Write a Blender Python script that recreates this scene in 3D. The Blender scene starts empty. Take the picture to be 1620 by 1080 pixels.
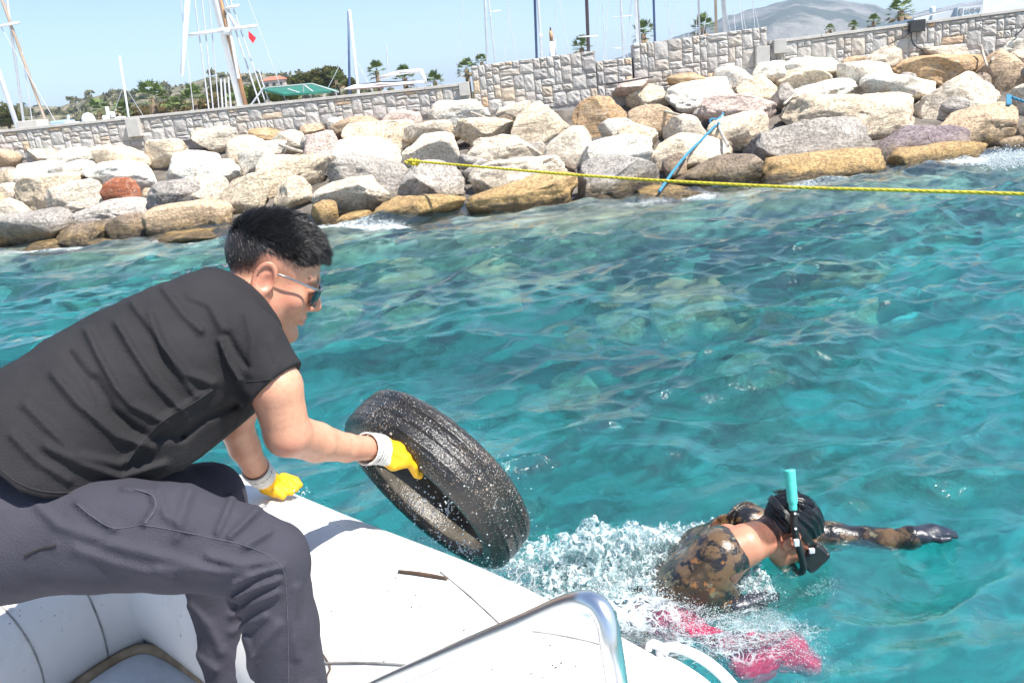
import bpy, bmesh, math, random
import numpy as np
from mathutils import Vector, Matrix, noise as mnoise
random.seed(7); RNG = np.random.default_rng(7)
sc = bpy.context.scene
COL = sc.collection
R = math.radians

# ---------------------------------------------------------------- camera
PITCH, ROLL, FPX = R(16.2), R(6.0), 1260.0
CAM = np.array([0.0, 0.0, 1.5])
C_F = np.array([0, math.cos(PITCH), -math.sin(PITCH)])
_r0 = np.array([1.0, 0, 0]); _u0 = np.array([0, math.sin(PITCH), math.cos(PITCH)])
C_R = math.cos(ROLL) * _r0 - math.sin(ROLL) * _u0
C_U = math.sin(ROLL) * _r0 + math.cos(ROLL) * _u0
cam_d = bpy.data.cameras.new('camera'); cam = bpy.data.objects.new('camera', cam_d); COL.objects.link(cam)
cam_d.sensor_width = 36.0; cam_d.lens = 36.0 * FPX / 1620.0
cam_d.clip_start = 0.05; cam_d.clip_end = 20000
_m = Matrix(((C_R[0], C_U[0], -C_F[0], CAM[0]), (C_R[1], C_U[1], -C_F[1], CAM[1]), (C_R[2], C_U[2], -C_F[2], CAM[2]), (0, 0, 0, 1)))
cam.matrix_world = _m
sc.camera = cam

# ---------------------------------------------------------------- world, sun, exposure
SUN_EL, SUN_AZ = R(60.0), R(124.0)      # azimuth measured clockwise from +Y
w = bpy.data.worlds.new('World'); sc.world = w; w.use_nodes = True
nt = w.node_tree; nt.nodes.clear()
sky = nt.nodes.new('ShaderNodeTexSky'); sky.sky_type = 'NISHITA'; sky.sun_disc = False
sky.sun_elevation = SUN_EL; sky.sun_rotation = SUN_AZ
sky.air_density = 1.0; sky.dust_density = 0.3; sky.ozone_density = 2.2
bg = nt.nodes.new('ShaderNodeBackground'); bg.inputs['Strength'].default_value = 0.102
wo = nt.nodes.new('ShaderNodeOutputWorld')
nt.links.new(sky.outputs[0], bg.inputs[0]); nt.links.new(bg.outputs[0], wo.inputs[0])
sd = bpy.data.lights.new('sun', 'SUN'); sd.energy = 5.0; sd.angle = R(0.5); sd.color = (1.0, 0.955, 0.89)
sun = bpy.data.objects.new('sun', sd); COL.objects.link(sun)
SUN_DIR = Vector((math.sin(SUN_AZ) * math.cos(SUN_EL), math.cos(SUN_AZ) * math.cos(SUN_EL), math.sin(SUN_EL)))
sun.rotation_euler = SUN_DIR.to_track_quat('Z', 'Y').to_euler(); sun.location = (0, 0, 30)
sc.view_settings.view_transform = 'Standard'; sc.view_settings.look = 'None'
sc.view_settings.gamma = 1.0; sc.view_settings.exposure = 1.05
try: sc.view_settings.use_curve_mapping = False
except Exception: pass
sc.cycles.max_bounces = 10; sc.cycles.transparent_max_bounces = 16; sc.cycles.transmission_bounces = 8
sc.cycles.use_denoising = True
sc.cycles.sample_clamp_indirect = 6.0; sc.cycles.sample_clamp_direct = 5.0

# ---------------------------------------------------------------- helpers
def ray(px, py):
    return C_F + (px - 810) / FPX * C_R - (py - 540) / FPX * C_U
def at(px, py, t):                       # point at a known distance along the view axis
    return CAM + t * ray(px, py)
def on_z(px, py, z):
    d = ray(px, py); return CAM + d * ((z - CAM[2]) / d[2])
def on_y(px, py, y):
    d = ray(px, py); return CAM + d * ((y - CAM[1]) / d[1])
def to_px(P):
    P = np.asarray(P, float) - CAM
    t = P @ C_F
    return 810 + FPX * (P @ C_R) / t, 540 - FPX * (P @ C_U) / t, t

def tag(o, label=None, cat=None, group=None, kind=None):
    if label: o['label'] = label
    if cat: o['category'] = cat
    if group: o['group'] = group
    if kind: o['kind'] = kind
    return o
def empty(name, loc=(0, 0, 0)):
    o = bpy.data.objects.new(name, None); COL.objects.link(o); o.location = loc; o.empty_display_size = 0.1
    return o
def link(name, me, mat=None, parent=None, smooth=True):
    if mat is not None and not me.materials: me.materials.append(mat)
    o = bpy.data.objects.new(name, me); COL.objects.link(o)
    if smooth and len(me.polygons): me.polygons.foreach_set('use_smooth', np.ones(len(me.polygons), bool))
    if parent is not None:
        o.parent = parent
        o.matrix_parent_inverse = Matrix.Translation(parent.location).inverted() if parent.rotation_euler == Matrix().to_euler() else parent.matrix_world.inverted()
    return o
def from_np(name, V, F):
    me = bpy.data.meshes.new(name)
    V = np.asarray(V, np.float32); F = np.asarray(F, np.int32)
    me.vertices.add(len(V)); me.vertices.foreach_set('co', V.ravel())
    n = F.shape[1]
    me.loops.add(F.size); me.loops.foreach_set('vertex_index', F.ravel())
    me.polygons.add(len(F)); me.polygons.foreach_set('loop_start', np.arange(0, F.size, n, dtype=np.int32))
    me.update(calc_edges=True)
    return me
class MB:
    """collects boxes, tubes and sheets into one mesh"""
    def __init__(s): s.v = []; s.f = []
    def add(s, V, F):
        b = len(s.v); s.v += [tuple(map(float, p)) for p in V]; s.f += [tuple(i + b for i in f) for f in F]
        return s
    def box(s, c, d, M=None):
        V = [Vector((sx * d[0] / 2, sy * d[1] / 2, sz * d[2] / 2)) for sx in (-1, 1) for sy in (-1, 1) for sz in (-1, 1)]
        if M is not None: V = [M @ p for p in V]
        V = [p + Vector(c) for p in V]
        return s.add(V, [(0, 1, 3, 2), (4, 6, 7, 5), (0, 4, 5, 1), (2, 3, 7, 6), (0, 2, 6, 4), (1, 5, 7, 3)])
    def tube(s, pts, rad, n=8, cap=True, flat=None):
        pts = [Vector(p) for p in pts]; k = len(pts)
        rads = rad if hasattr(rad, '__len__') else [rad] * k
        up = None; V = []
        for i, p in enumerate(pts):
            t = (pts[min(i + 1, k - 1)] - pts[max(i - 1, 0)])
            t = t.normalized() if t.length > 1e-9 else Vector((0, 0, 1))
            if up is None: up = t.orthogonal().normalized() if flat is None else Vector(flat)
            up = (up - t * up.dot(t)); up = up.normalized() if up.length > 1e-6 else t.orthogonal().normalized()
            sd_ = t.cross(up)
            for j in range(n):
                a = 2 * math.pi * j / n
                V.append(p + (up * math.cos(a) + sd_ * math.sin(a)) * rads[i])
        F = [(i * n + j, i * n + (j + 1) % n, (i + 1) * n + (j + 1) % n, (i + 1) * n + j) for i in range(k - 1) for j in range(n)]
        if cap: F += [tuple(range(n - 1, -1, -1)), tuple((k - 1) * n + j for j in range(n))]
        return s.add(V, F)
    def build(s, name, mat, parent=None, smooth=False, bevel=0):
        me = bpy.data.meshes.new(name); me.from_pydata(s.v, [], s.f); me.update()
        if bevel:
            bm = bmesh.new(); bm.from_mesh(me)
            bmesh.ops.bevel(bm, geom=bm.edges[:], offset=bevel, segments=2, affect='EDGES', profile=0.7)
            bm.to_mesh(me); bm.free()
        return link(name, me, mat, parent, smooth)
def spline(pts, n=60, closed=False):
    """Catmull-Rom through points, evenly spaced in parameter"""
    P = np.asarray(pts, float); k = len(P); out = []
    segs = k if closed else k - 1
    for i in range(segs):
        p0, p1, p2, p3 = (P[(i - 1) % k], P[i], P[(i + 1) % k], P[(i + 2) % k]) if closed else (P[max(i - 1, 0)], P[i], P[i + 1], P[min(i + 2, k - 1)])
        m = max(2, n // segs)
        for t in np.linspace(0, 1, m, endpoint=False):
            out.append(0.5 * ((2 * p1) + (-p0 + p2) * t + (2 * p0 - 5 * p1 + 4 * p2 - p3) * t * t + (-p0 + 3 * p1 - 3 * p2 + p3) * t ** 3))
    if not closed: out.append(P[-1])
    return np.array(out)

# ---------------------------------------------------------------- node helpers
class NG:
    def __init__(s, name):
        s.m = bpy.data.materials.new(name); s.m.use_nodes = True; s.t = s.m.node_tree; s.t.nodes.clear()
        s.out = s.t.nodes.new('ShaderNodeOutputMaterial')
    def n(s, typ, **kw):
        nd = s.t.nodes.new(typ)
        for k, v in kw.items():
            if k.startswith('_'): setattr(nd, k[1:], v)
        for k, v in kw.items():
            if k.startswith('_'): continue
            key = int(k[1:]) if k[0] == 'i' and k[1:].isdigit() else k.replace('__', ' ')
            s.set(nd, key, v)
        return nd
    def set(s, nd, key, v):
        sock = nd.inputs[key]
        if isinstance(v, bpy.types.NodeSocket): s.t.links.new(v, sock)
        elif isinstance(v, bpy.types.Node): s.t.links.new(v.outputs[0], sock)
        else:
            if hasattr(sock.default_value, '__len__') and not hasattr(v, '__len__'): v = (v,) * len(sock.default_value)
            if hasattr(v, '__len__') and len(v) == 3 and len(sock.default_value) == 4: v = (*v, 1)
            sock.default_value = v
    def geo(s): return s.n('ShaderNodeNewGeometry').outputs['Position']
    def obj(s): return s.n('ShaderNodeTexCoord').outputs['Object']
    def noise(s, vec, scale, detail=4, rough=0.55, dist=0.0):
        return s.n('ShaderNodeTexNoise', Vector=vec, Scale=scale, Detail=detail, Roughness=rough, Distortion=dist).outputs[0]
    def voro(s, vec, scale, feature='F1', out=0):
        nd = s.n('ShaderNodeTexVoronoi', _feature=feature, Vector=vec, Scale=scale); return nd.outputs[out]
    def ramp(s, fac, stops):
        nd = s.n('ShaderNodeValToRGB', Fac=fac); cr = nd.color_ramp
        while len(cr.elements) < len(stops): cr.elements.new(0.5)
        for e, (p, c) in zip(cr.elements, stops):
            e.position = p; e.color = (c, c, c, 1) if not hasattr(c, '__len__') else (*c, 1)
        return nd.outputs[0]
    def mix(s, fac, a, b, mode='MIX'):
        nd = s.n('ShaderNodeMix', _data_type='RGBA', _blend_type=mode)
        s.set(nd, 0, fac); s.set(nd, 6, a); s.set(nd, 7, b); return nd.outputs[2]
    def math(s, op, a, b=0.0, c=0.0, clamp=False):
        nd = s.n('ShaderNodeMath', _operation=op, _use_clamp=clamp); s.set(nd, 0, a); s.set(nd, 1, b); s.set(nd, 2, c); return nd.outputs[0]
    def bump(s, h, strength=0.5, dist=0.01, normal=None):
        nd = s.n('ShaderNodeBump', Height=h, Strength=strength, Distance=dist)
        if normal is not None: s.set(nd, 'Normal', normal)
        return nd.outputs[0]
    def sep(s, vec): return s.n('ShaderNodeSeparateXYZ', Vector=vec).outputs
    def attr(s, name, out='Fac'): return s.n('ShaderNodeAttribute', _attribute_name=name).outputs[out]
    def rnd(s): return s.n('ShaderNodeObjectInfo').outputs['Random']
    def pbsdf(s, color, rough, normal=None, metal=0.0, **kw):
        nd = s.n('ShaderNodeBsdfPrincipled'); s.set(nd, 'Base Color', color); s.set(nd, 'Roughness', rough); s.set(nd, 'Metallic', metal)
        if normal is not None: s.set(nd, 'Normal', normal)
        for k, v in kw.items(): s.set(nd, k.replace('__', ' '), v)
        s.t.links.new(nd.outputs[0], s.out.inputs[0]); return nd
def simple(name, c1, c2=None, scale=8, rough=0.6, bump=0.0, bscale=60, bdist=0.002, metal=0.0, coord='obj', **kw):
    g = NG(name); v = g.obj() if coord == 'obj' else g.geo()
    col = g.mix(g.ramp(g.noise(v, scale, 5), [(0.35, 0.0), (0.65, 1.0)]), c1, c2 or tuple(x * 0.8 for x in c1))
    nrm = g.bump(g.noise(v, bscale, 5), bump, bdist) if bump else None
    g.pbsdf(col, rough, nrm, metal, **kw); return g.m

# ---------------------------------------------------------------- signed-distance modelling
def sd_ell(p, c, r):
    q = p - np.asarray(c, np.float32); r = np.asarray(r, np.float32)
    k0 = np.sqrt(((q / r) ** 2).sum(-1)); k1 = np.sqrt(((q / (r * r)) ** 2).sum(-1)) + 1e-9
    return k0 * (k0 - 1) / k1
def sd_cone(p, a, b, ra, rb):            # tapered capsule
    a = np.asarray(a, np.float32); b = np.asarray(b, np.float32)
    ab = b - a; q = p - a; t = np.clip((q @ ab) / (ab @ ab + 1e-12), 0, 1)
    d = np.sqrt(((q - t[..., None] * ab) ** 2).sum(-1))
    return d - (ra + (rb - ra) * t)
def sd_chain(p, pts, rads, k=0.0):
    d = None
    for i in range(len(pts) - 1):
        e = sd_cone(p, pts[i], pts[i + 1], rads[i], rads[i + 1])
        d = e if d is None else (np.minimum(d, e) if k == 0 else smin(d, e, k))
    return d
def smin(a, b, k):
    h = np.maximum(k - np.abs(a - b), 0.0) / k
    return np.minimum(a, b) - h * h * k * 0.25
def smax(a, b, k): return -smin(-a, -b, k)
def surface_net(name, sdf, lo, hi, h, margin=0.0):
    lo = np.asarray(lo, float); hi = np.asarray(hi, float); B = 8
    nb = np.maximum(1, np.ceil((hi - lo) / h / B).astype(int)); n = nb * B
    cc = np.stack(np.meshgrid(*[(np.arange(k) * B + (B - 1) / 2) * h for k in nb], indexing='ij'), -1) + lo
    fc = sdf(cc.reshape(-1, 3).astype(np.float32)).reshape(nb)
    G = np.repeat(np.repeat(np.repeat(fc.astype(np.float32), B, 0), B, 1), B, 2)
    act = np.argwhere(np.abs(fc) < B * h * 0.9 * 1.25 + margin)
    loc = np.stack(np.meshgrid(*[np.arange(B)] * 3, indexing='ij'), -1).reshape(-1, 3)
    G6 = G.reshape(nb[0], B, nb[1], B, nb[2], B)
    for s in range(0, len(act), 400):
        a = act[s:s + 400]
        idx = (a[:, None, :] * B + loc[None]).reshape(-1, 3)
        val = sdf((idx * h + lo).astype(np.float32)).reshape(len(a), B, B, B)
        G6[a[:, 0], :, a[:, 1], :, a[:, 2], :] = val
    G = G6.reshape(n)
    G[0] = G[-1] = 1; G[:, 0] = G[:, -1] = 1; G[:, :, 0] = G[:, :, -1] = 1
    S = G < 0
    c = [S[i:n[0] - 1 + i, j:n[1] - 1 + j, k:n[2] - 1 + k] for i in (0, 1) for j in (0, 1) for k in (0, 1)]
    anyi = c[0] | c[1] | c[2] | c[3] | c[4] | c[5] | c[6] | c[7]; alli = c[0] & c[1] & c[2] & c[3] & c[4] & c[5] & c[6] & c[7]
    cells = np.argwhere(anyi & ~alli); m = len(cells)
    vid = -np.ones(np.array(S.shape) - 1, np.int32); vid[tuple(cells.T)] = np.arange(m)
    acc = np.zeros((m, 3)); cnt = np.zeros(m)
    offs = np.array([(i, j, k) for i in (0, 1) for j in (0, 1) for k in (0, 1)])
    cv = np.stack([G[tuple((cells + o).T)] for o in offs], 1)
    for e0 in range(8):
        for ax in (4, 2, 1):
            if e0 & ax: continue
            e1 = e0 | ax; a = cv[:, e0]; b = cv[:, e1]; x = (a < 0) != (b < 0)
            t = np.where(x, a / np.where(x, a - b, 1), 0)
            acc += np.where(x[:, None], offs[e0] + (offs[e1] - offs[e0]) * t[:, None], 0); cnt += x
    V = (cells + acc / cnt[:, None]) * h + lo
    F = []
    for ax in range(3):
        sl0 = [slice(None)] * 3; sl1 = [slice(None)] * 3; sl0[ax] = slice(0, -1); sl1[ax] = slice(1, None)
        A = S[tuple(sl0)]; Bm = S[tuple(sl1)]
        e = np.argwhere(A != Bm)
        o1, o2 = [(1, 2), (2, 0), (0, 1)][ax]
        e = e[(e[:, o1] > 0) & (e[:, o2] > 0)]
        ins = A[tuple(e.T)]
        def cid(d1, d2):
            q = e.copy(); q[:, o1] -= d1; q[:, o2] -= d2
            return vid[tuple(np.minimum(q, np.array(vid.shape) - 1).T)]
        quad = np.stack([cid(1, 1), cid(0, 1), cid(0, 0), cid(1, 0)], 1)
        quad[~ins] = quad[~ins][:, ::-1]
        F.append(quad)
    F = np.concatenate(F); F = F[(F >= 0).all(1)]
    return from_np(name, V, F)
def verts_of(me):
    V = np.empty(len(me.vertices) * 3, np.float32); me.vertices.foreach_get('co', V); return V.reshape(-1, 3)
def add_attr(me, name, vals):
    a = me.attributes.new(name, 'FLOAT', 'POINT'); a.data.foreach_set('value', np.asarray(vals, np.float32))
def seg_dist2d(X, Y, poly):
    d = np.full(X.shape, 1e9, np.float32)
    for (x0, y0), (x1, y1) in zip(poly[:-1], poly[1:]):
        dx, dy = x1 - x0, y1 - y0; t = np.clip(((X - x0) * dx + (Y - y0) * dy) / (dx * dx + dy * dy + 1e-9), 0, 1)
        d = np.minimum(d, np.hypot(X - x0 - t * dx, Y - y0 - t * dy))
    return d
# smooth lattice noise in numpy, for shapes
_LAT = RNG.random((32, 32, 32)).astype(np.float32)
def vnoise(P):
    P = np.asarray(P, np.float32); i = np.floor(P).astype(int); f = P - i; f = f * f * (3 - 2 * f); i0 = i & 31; i1 = (i + 1) & 31
    x0, y0, z0 = i0[..., 0], i0[..., 1], i0[..., 2]; x1, y1, z1 = i1[..., 0], i1[..., 1], i1[..., 2]; fx, fy, fz = f[..., 0], f[..., 1], f[..., 2]
    l = lambda a, b, t: a + (b - a) * t
    return l(l(l(_LAT[x0, y0, z0], _LAT[x1, y0, z0], fx), l(_LAT[x0, y1, z0], _LAT[x1, y1, z0], fx), fy),
             l(l(_LAT[x0, y0, z1], _LAT[x1, y0, z1], fx), l(_LAT[x0, y1, z1], _LAT[x1, y1, z1], fx), fy), fz) - 0.5
def fbm(P, oct=4, gain=0.5):
    s = 0; a = 1.0
    for o in range(oct): s = s + a * vnoise(P * (2 ** o) + 7.3 * o); a *= gain
    return s
# ================================================================ setting: sea, seabed, breakwater
_SX = np.array([-40, -8.8, -4.3, -0.5, 2.0, 4.4, 7.8, 14, 40.0]); _SY = np.array([16.0, 14.1, 13.1, 12.1, 11.75, 12.1, 12.6, 13.2, 14.0])
def shoreY(x): return np.interp(x, _SX, _SY)
def wallY(x): return 17.0 - 0.06 * x
def slopeZ(x, y):
    s = (y - shoreY(x)) / (wallY(x) - shoreY(x)); return 1.62 * np.clip(s, -3, 1.05)
def on_slope(px, py):
    d = ray(px, py); ts = np.linspace(9, 24, 3000); P = CAM + ts[:, None] * d
    below = P[:, 2] < slopeZ(P[:, 0], P[:, 1])
    i = int(np.argmax(below)) if below.any() else 2000
    if not below.any():
        t = (wallY(0) - 0.6) / d[1]; return CAM + d * t
    return P[i]

# ---- sea surface: directional ripples with sharpened crests
def wave_set(n, seed, lmin, lmax, spread, amp):
    r = np.random.default_rng(seed); L = np.exp(r.uniform(math.log(lmin), math.log(lmax), n))
    th = R(-82) + r.normal(0, spread, n)
    a = amp * L ** 1.05 * r.uniform(0.5, 1.4, n)
    return 2 * np.pi / L, th, a, r.uniform(0, 6.283, n)
WAVES = [wave_set(26, 3, 0.45, 2.4, R(28), 0.0095), wave_set(40, 5, 0.12, 0.45, R(30), 0.0108)]
def sea_height(X, Y):
    Z = np.zeros_like(X); DX = np.zeros_like(X); DY = np.zeros_like(X)
    wx = X + 0.25 * vnoise(np.stack([X * .6, Y * .6, X * 0], -1)); wy = Y + 0.35 * vnoise(np.stack([X * .5 + 9, Y * .5, X * 0], -1))
    dist = np.hypot(X, Y)
    gust = 0.65 + 0.9 * np.clip(vnoise(np.stack([X * .33, Y * .45 + 3, X * 0], -1)) + 0.5, 0, 1)
    for s, (k, th, a, ph) in enumerate(WAVES):
        for kk, t, aa, p in zip(k, th, a, ph):
            c, s_ = math.cos(t), math.sin(t); q = kk * (c * wx + s_ * wy) + p
            g = aa * gust if s else aa
            Z += g * np.sin(q); cq = np.cos(q) * g * 0.8; DX += c * cq; DY += s_ * cq
    return DX, DY, Z
def build_sea():
    ys = [-5.0]
    while ys[-1] < 19.0:
        y = ys[-1]; ys.append(y + (0.25 if y < 0.8 else 0.009 + 0.0037 * max(y - 1.0, 0)))
    ys = np.array(ys); nx = 720
    u = np.linspace(-1, 1, nx)
    hw = 3.0 + 1.0 * np.maximum(ys, 0)
    X = u[None, :] * hw[:, None]; Y = np.repeat(ys[:, None], nx, 1)
    DX, DY, Z = sea_height(X, Y)
    # calmer right at the rocks, churned where the diver swims
    V = np.stack([X + DX, Y + DY, Z], -1).reshape(-1, 3)
    ny = len(ys); i = np.arange(ny - 1)[:, None] * nx + np.arange(nx - 1)[None]
    F = np.stack([i, i + 1, i + nx + 1, i + nx], -1).reshape(-1, 4)
    # foam attribute: along the waterline of the rocks and round the swimmer
    x, y = V[:, 0], V[:, 1]
    sh = y - shoreY(x)
    n1 = fbm(np.stack([x * 1.1, y * 1.4, x * 0], -1), 3) ; n2 = fbm(np.stack([x * 6, y * 6, x * 0 + 4], -1), 4)
    foam = np.clip(1 - np.abs(sh + 0.15) / 0.45, 0, 1) * np.clip(0.55 + 1.5 * n1, 0, 1)
    wash = np.exp(-(((x - 8.0) / 0.9) ** 2 + ((y - 12.35) / 0.35) ** 2))
    foam = np.maximum(foam * 0.75, wash * 1.2)
    fx, fy = 0.30, 2.22
    spl = np.exp(-(((x - 0.24) / 0.27) ** 2 + ((y - 2.16) / 0.26) ** 2) ** 1.5)
    spl2 = 0.52 * np.exp(-(((x - 0.50) / 0.30) ** 2 + ((y - 1.90) / 0.20) ** 2) ** 1.5)
    ring = 0.45 * np.exp(-(((x - 0.64) / 0.10) ** 2 + ((y - 2.08) / 0.05) ** 2))
    foam = np.maximum(foam, np.maximum(np.maximum(spl * 0.74, spl2), ring))
    ra, rb = on_z(850, 905, 0)[:2], on_z(1090, 872, 0)[:2]; dd = rb - ra; tt = np.clip(((x - ra[0]) * dd[0] + (y - ra[1]) * dd[1]) / (dd @ dd), 0, 1)
    rd = np.hypot(x - ra[0] - tt * dd[0], y - ra[1] - tt * dd[1]); n3 = fbm(np.stack([x * 14, y * 14, x * 0 + 2], -1), 4, .6)
    rdg = np.exp(-(rd / 0.085) ** 2) * np.sin(np.clip(tt, .03, .97) * np.pi) ** .5
    V[:, 2] += rdg * np.clip(0.055 + 0.13 * n3, -0.01, 0.16) + spl * 0.04 * n3 + spl2 * 0.03 * n2
    foam = np.maximum(foam, rdg * np.clip(0.80 + 0.6 * n3, 0, 1.1))
    me = from_np('sea', V, F); add_attr(me, 'foam', foam)
    return me
def mat_sea():
    g = NG('clear_sea_water'); pos = g.geo()
    v = g.n('ShaderNodeMapping', Vector=pos, Scale=(1, 1, 0.3)).outputs[0]
    h = g.math('ADD', g.noise(v, 11, 3, 0.5, 0.6), g.math('MULTIPLY', g.noise(v, 34, 3, 0.55), 0.35))
    nrm = g.bump(h, 0.34, 0.03)
    fr = g.n('ShaderNodeFresnel', IOR=1.80, Normal=nrm).outputs[0]
    refr = g.n('ShaderNodeBsdfRefraction', Color=(1, 1, 1), Roughness=0.0, IOR=1.333, Normal=nrm)
    tr = g.n('ShaderNodeBsdfTransparent', Color=(1, 1, 1))
    body = g.n('ShaderNodeMixShader'); g.set(body, 0, 0.45); g.set(body, 1, refr); g.set(body, 2, tr)
    up = g.n('ShaderNodeBsdfDiffuse', Color=(0.17, 0.42, 0.50), Normal=nrm)          # light scattered back by the water itself
    bod2 = g.n('ShaderNodeMixShader'); g.set(bod2, 0, 0.035); g.set(bod2, 1, body); g.set(bod2, 2, up); body = bod2
    gl = g.n('ShaderNodeBsdfGlossy', Color=(1, 1, 1), Roughness=0.025, Normal=nrm)
    wat = g.n('ShaderNodeMixShader'); g.set(wat, 0, fr); g.set(wat, 1, body); g.set(wat, 2, gl)
    # air-bubble foam: lace made of cell walls
    f = g.attr('foam'); wv = g.mix(0.12, pos, g.n('ShaderNodeTexNoise', Vector=pos, Scale=9, Detail=3).outputs[1])
    cell = g.math('SUBTRACT', 1.0, g.math('MULTIPLY', g.voro(wv, 16, 'DISTANCE_TO_EDGE'), 5.0))
    cell2 = g.math('SUBTRACT', 1.0, g.math('MULTIPLY', g.voro(wv, 45, 'DISTANCE_TO_EDGE'), 4.0))
    lace = g.math('ADD', g.math('MULTIPLY', g.math('MAXIMUM', cell, cell2), 0.55), g.math('MULTIPLY', g.noise(pos, 20, 5, 0.65), 0.9))
    m = g.math('MULTIPLY_ADD', g.math('ADD', f, g.math('MULTIPLY', g.math('SUBTRACT', lace, 1.05), 0.95)), 1.9, -0.36, clamp=True)
    m = g.math('MULTIPLY', m, g.math('GREATER_THAN', f, 0.03))
    white = g.n('ShaderNodeBsdfDiffuse', Color=(0.62, 0.68, 0.69), Normal=g.bump(g.noise(pos, 90, 4), 0.6, 0.01))
    fin = g.n('ShaderNodeMixShader'); g.set(fin, 0, m); g.set(fin, 1, wat); g.set(fin, 2, white)
    g.t.links.new(fin.outputs[0], g.out.inputs[0])
    return g.m
sea_me = build_sea()
sea_o = tag(link('sea', sea_me, mat_sea()), kind='structure')

def mat_waterbody():
    g = NG('teal_water_body')
    ab = g.n('ShaderNodeVolumeAbsorption', Color=(0.10, 0.80, 0.848), Density=0.66)
    g.t.links.new(ab.outputs[0], g.out.inputs['Volume'])
    tr = g.n('ShaderNodeBsdfTransparent'); g.t.links.new(tr.outputs[0], g.out.inputs['Surface'])
    return g.m
# ---- seabed: sand, weed and drowned boulders, rising to the foot of the breakwater
def seabed_z(X, Y):
    s = Y - shoreY(X)
    base = -0.40 + np.where(s < 0, s * 0.55, s * 0.35)
    base = np.maximum(base, -2.6 + 0.35 * np.clip((4.0 - Y) / 3, 0, 1))
    P = np.stack([X, Y, X * 0], -1)
    lum = fbm(P * 0.75 + 3, 3); lum2 = fbm(P * 2.2 + 11, 3)
    near = np.clip(1 - np.abs(s) / 9.0, 0.0, 1)
    rock = np.clip(lum * 2.4 + 0.1 + 0.25 * near, 0, 1)
    z = base + rock * (0.30 + 0.45 * near) * (0.75 + 0.8 * lum2) + 0.04 * lum2
    return z, rock
def build_seabed():
    xs = np.linspace(-24, 24, 330); ys = np.linspace(-6, 15.5, 260)
    X, Y = np.meshgrid(xs, ys); z, rock = seabed_z(X, Y)
    sh = Y - shoreY(X); z = np.where(sh > -0.35, np.minimum(z, -0.15 + 0.1 * sh), z)
    z = np.minimum(z, -0.16)
    V = np.stack([X, Y, z], -1).reshape(-1, 3); nx = 330
    i = np.arange(259)[:, None] * nx + np.arange(nx - 1)[None]
    me = from_np('seabed', V, np.stack([i, i + 1, i + nx + 1, i + nx], -1).reshape(-1, 4)); add_attr(me, 'rock', rock.ravel())
    return me
def mat_seabed():
    g = NG('sand_and_weedy_rock'); p = g.geo()
    sand = g.mix(g.noise(p, 2.2, 4), (0.78, 0.74, 0.62), (0.55, 0.53, 0.43))
    rk = g.mix(g.ramp(g.noise(p, 3.5, 6, 0.65), [(0.38, 0), (0.62, 1)]), (0.13, 0.15, 0.085), (0.42, 0.42, 0.28))
    fac = g.ramp(g.math('ADD', g.attr('rock'), g.math('MULTIPLY', g.math('SUBTRACT', g.noise(p, 1.8, 5), 0.5), 0.9)), [(0.44, 0), (0.74, 0.9)])
    g.pbsdf(g.mix(fac, sand, rk), 0.9, g.bump(g.noise(p, 9, 5), 0.6, 0.05)); return g.m
tag(link('seabed', build_seabed(), mat_seabed()), kind='structure')
# the body of water itself (its colour comes from absorption along the path)
def build_waterbody():
    mb = MB(); mb.box((0, 4.6, -1.505), (49.0, 21.6, 2.99 - 0.2)); return mb
WB = build_waterbody().build('water', mat_waterbody()); tag(WB, kind='structure')

# ---- breakwater core under the boulders, coloured dark to paint the shadow in their gaps
def mat_core():
    return simple('shade_dark_rubble', (0.16, 0.14, 0.12), (0.07, 0.06, 0.05), 3, 0.95, 0.6, 9, 0.05)
def build_core():
    xs = np.linspace(-24, 24, 160); prof = np.linspace(-0.6, 1.0, 26)
    V = []
    for s in prof:
        y = shoreY(xs) + s * (wallY(xs) - 0.05 - shoreY(xs)) ; z = 1.62 * s - 0.38 if s < 0.97 else np.full_like(xs, 1.35)
        z = z + 0.10 * fbm(np.stack([xs * 2, y * 2, xs * 0], -1), 3)
        V.append(np.stack([xs, y, z], -1))
    y2 = wallY(xs) + 0.6; V.append(np.stack([xs, y2, np.full_like(xs, 1.35)], -1))
    V = np.concatenate(V); nx = 160; nr = len(prof) + 1
    i = np.arange(nr - 1)[:, None] * nx + np.arange(nx - 1)[None]
    return from_np('breakwater_core', V, np.stack([i, i + 1, i + nx + 1, i + nx], -1).reshape(-1, 4))
tag(link('breakwater_slope', build_core(), mat_core()), kind='structure')

# ---- ground behind the wall, out to the horizon
mb = MB(); mb.add([(-3900, 17.9, 0.6), (3900, 17.6, 0.6), (3900, 3900, 0.6), (-3900, 3900, 0.6)], [(0, 1, 2, 3)])
tag(mb.build('ground', simple('dry_quay_ground', (0.34, 0.30, 0.24), (0.24, 0.22, 0.15), 0.05, 0.95)), kind='structure')

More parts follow.
